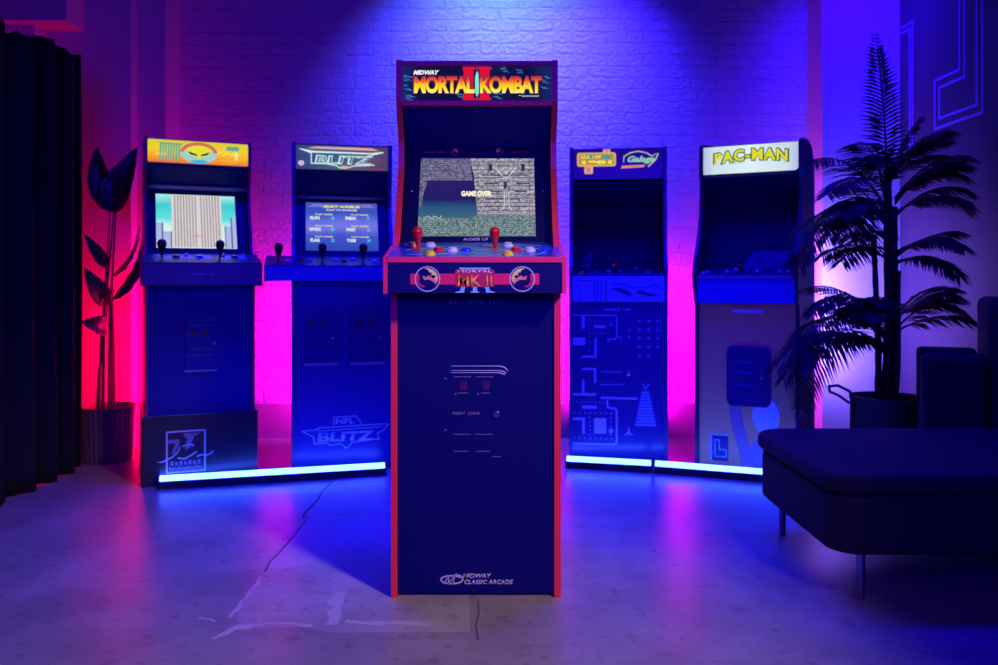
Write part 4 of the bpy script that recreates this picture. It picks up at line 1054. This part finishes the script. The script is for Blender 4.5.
softbox('cushion', (.918)-1.45, 2.13-1.45, 2.345-2.78, 3.11-2.78, .310, .370, .11, FAB, ot, .022)
for x, y in ((1.03,2.42),(1.01,3.03),(2.05,2.42),(2.05,3.03)):
    bm = bmesh.new(); lathe(bm, Fz, x-1.45, y-2.78, [(.010,0),(.011,.003),(.013,.138),(.013,.142)], 16)
    fin(bm, 'leg', mat('brushed_leg', (.35,.33,.38), .35, metal=1), ot, smooth=True)
so = thing('armchair', 'dark upholstered armchair against the right wall, behind the ottoman', 'armchair', (1.87, 3.44, 0), 0)
so.location = (1.92, 3.44, 0); so.rotation_euler = (0, 0, math.radians(-24))
def sb(name, x0, x1, y0, y1, z0, z1, r=.03, bev=.02): return softbox(name, x0, x1, y0, y1, z0, z1, r, FAB, so, bev)
sb('seat', -.195, .03, -.135, .135, .12, .42); sb('armrest', -.20, .028, -.24, -.137, .10, .62); sb('armrest', -.20, .028, .137, .24, .10, .62)
sb('backrest', .032, .20, -.24, .24, .12, .84, .05, .03)
sb('base', -.18, .18, -.22, .22, .06, .098)
for x, y in ((-.15,-.19),(-.15,.19),(.15,-.19),(.15,.19)):
    bm = bmesh.new(); lathe(bm, Fz, x, y, [(.012,0),(.015,.062)], 12); fin(bm, 'leg', BLACK, so, smooth=True)

# ------------------------------------------------------------------ LIGHTS
def area(name, loc, target, sx, sy, color, power, spread=180):
    l = bpy.data.lights.new(name, 'AREA'); l.shape = 'RECTANGLE'; l.size = sx; l.size_y = sy; l.color = color; l.energy = power
    l.spread = math.radians(spread)
    o = bpy.data.objects.new(name, l); COL.objects.link(o); o.location = loc
    o.rotation_euler = (Vector(target)-Vector(loc)).to_track_quat('-Z', 'Y').to_euler()
    return o
def spot(name, loc, target, color, power, ang, blend=.5, rad=.05):
    l = bpy.data.lights.new(name, 'SPOT'); l.color = color; l.energy = power; l.spot_size = math.radians(ang); l.spot_blend = blend; l.shadow_soft_size = rad
    o = bpy.data.objects.new(name, l); COL.objects.link(o); o.location = loc
    o.rotation_euler = (Vector(target)-Vector(loc)).to_track_quat('-Z', 'Y').to_euler()
    return o
# ceiling wall-washer above the middle of the brick wall
area('wall_washer_light', (.12,4.34,2.94), (.12,4.92,1.55), 1.15, .10, (.04,.015,1.0), 68, 80)
area('wall_washer_cyan_light', (-.02,4.42,2.94), (-.02,4.92,2.1), .55, .08, (.10,.36,1.0), 6, 90)
# colour lamps standing behind the cabinets
area('pink_lamp', (-.92,4.66,.50), (-1.15,4.92,.55), .10, .7, (1.0,.0,.60), 15, 130)
area('pink_lamp', (.80,4.78,.50), (1.02,4.92,.55), .10, .7, (1.0,.0,.70), 16, 130)
area('red_lamp', (-1.72,4.44,.48), (-2.05,4.68,.50), .10, .7, (1.0,.0,.03), 24)
area('violet_lamp', (1.66,4.52,.75), (1.95,4.70,.8), .10, .7, (.22,.13,1.0), 26)
area('pink_lamp', (.56,4.78,.50), (.30,4.92,.60), .10, .7, (1.0,.0,.70), 7, 150)
# room
area('blue_front_fill', (0,-1.1,1.7), (0,4,1.05), 3.0, 1.2, (.0,.0,1.0), 30, 75)  # unseen fill added behind the camera to turn the cabinet fronts blue
spot('lounge_spot', (1.35,.45,2.4), (-.28,2.2,.15), (1.0,.66,.48), 250, 50, .9, .14)
area('room_fill_light', (-.3,-1.0,2.3), (.3,3.5,.8), 2.2, 1.0, (1.0,.10,.35), 3.5)
area('blue_floor_fill', (.1,3.3,2.92), (.1,3.25,0), 2.6, .5, (.0,.0,1.0), 66, 85)  # added overhead fill, out of view, that deepens the blue on the floor
area('blue_corner_light', (1.85,4.15,2.93), (2.05,4.70,1.9), .4, .12, (.02,.0,1.0), 15, 80)
w = bpy.data.worlds.new('world'); S.world = w; w.use_nodes = True
w.node_tree.nodes['Background'].inputs[0].default_value = (.06,.0,.5,1); w.node_tree.nodes['Background'].inputs[1].default_value = .05

# ------------------------------------------------------------------ CAMERA
cd_ = bpy.data.cameras.new('camera'); co = bpy.data.objects.new('camera', cd_); COL.objects.link(co)
co.location = (0,0,CAMZ); co.rotation_euler = (PI/2,0,0)
cd_.sensor_width = 36; cd_.lens = 850/998*36; cd_.shift_y = -52.5/998; cd_.clip_start = .05
cd_.dof.use_dof = True; cd_.dof.focus_distance = 2.48; cd_.dof.aperture_fstop = 3.2
S.camera = co
S.view_settings.view_transform = 'Standard'; S.view_settings.look = 'None'; S.view_settings.gamma = 1
S.view_settings.use_curve_mapping = False; S.view_settings.exposure = 0
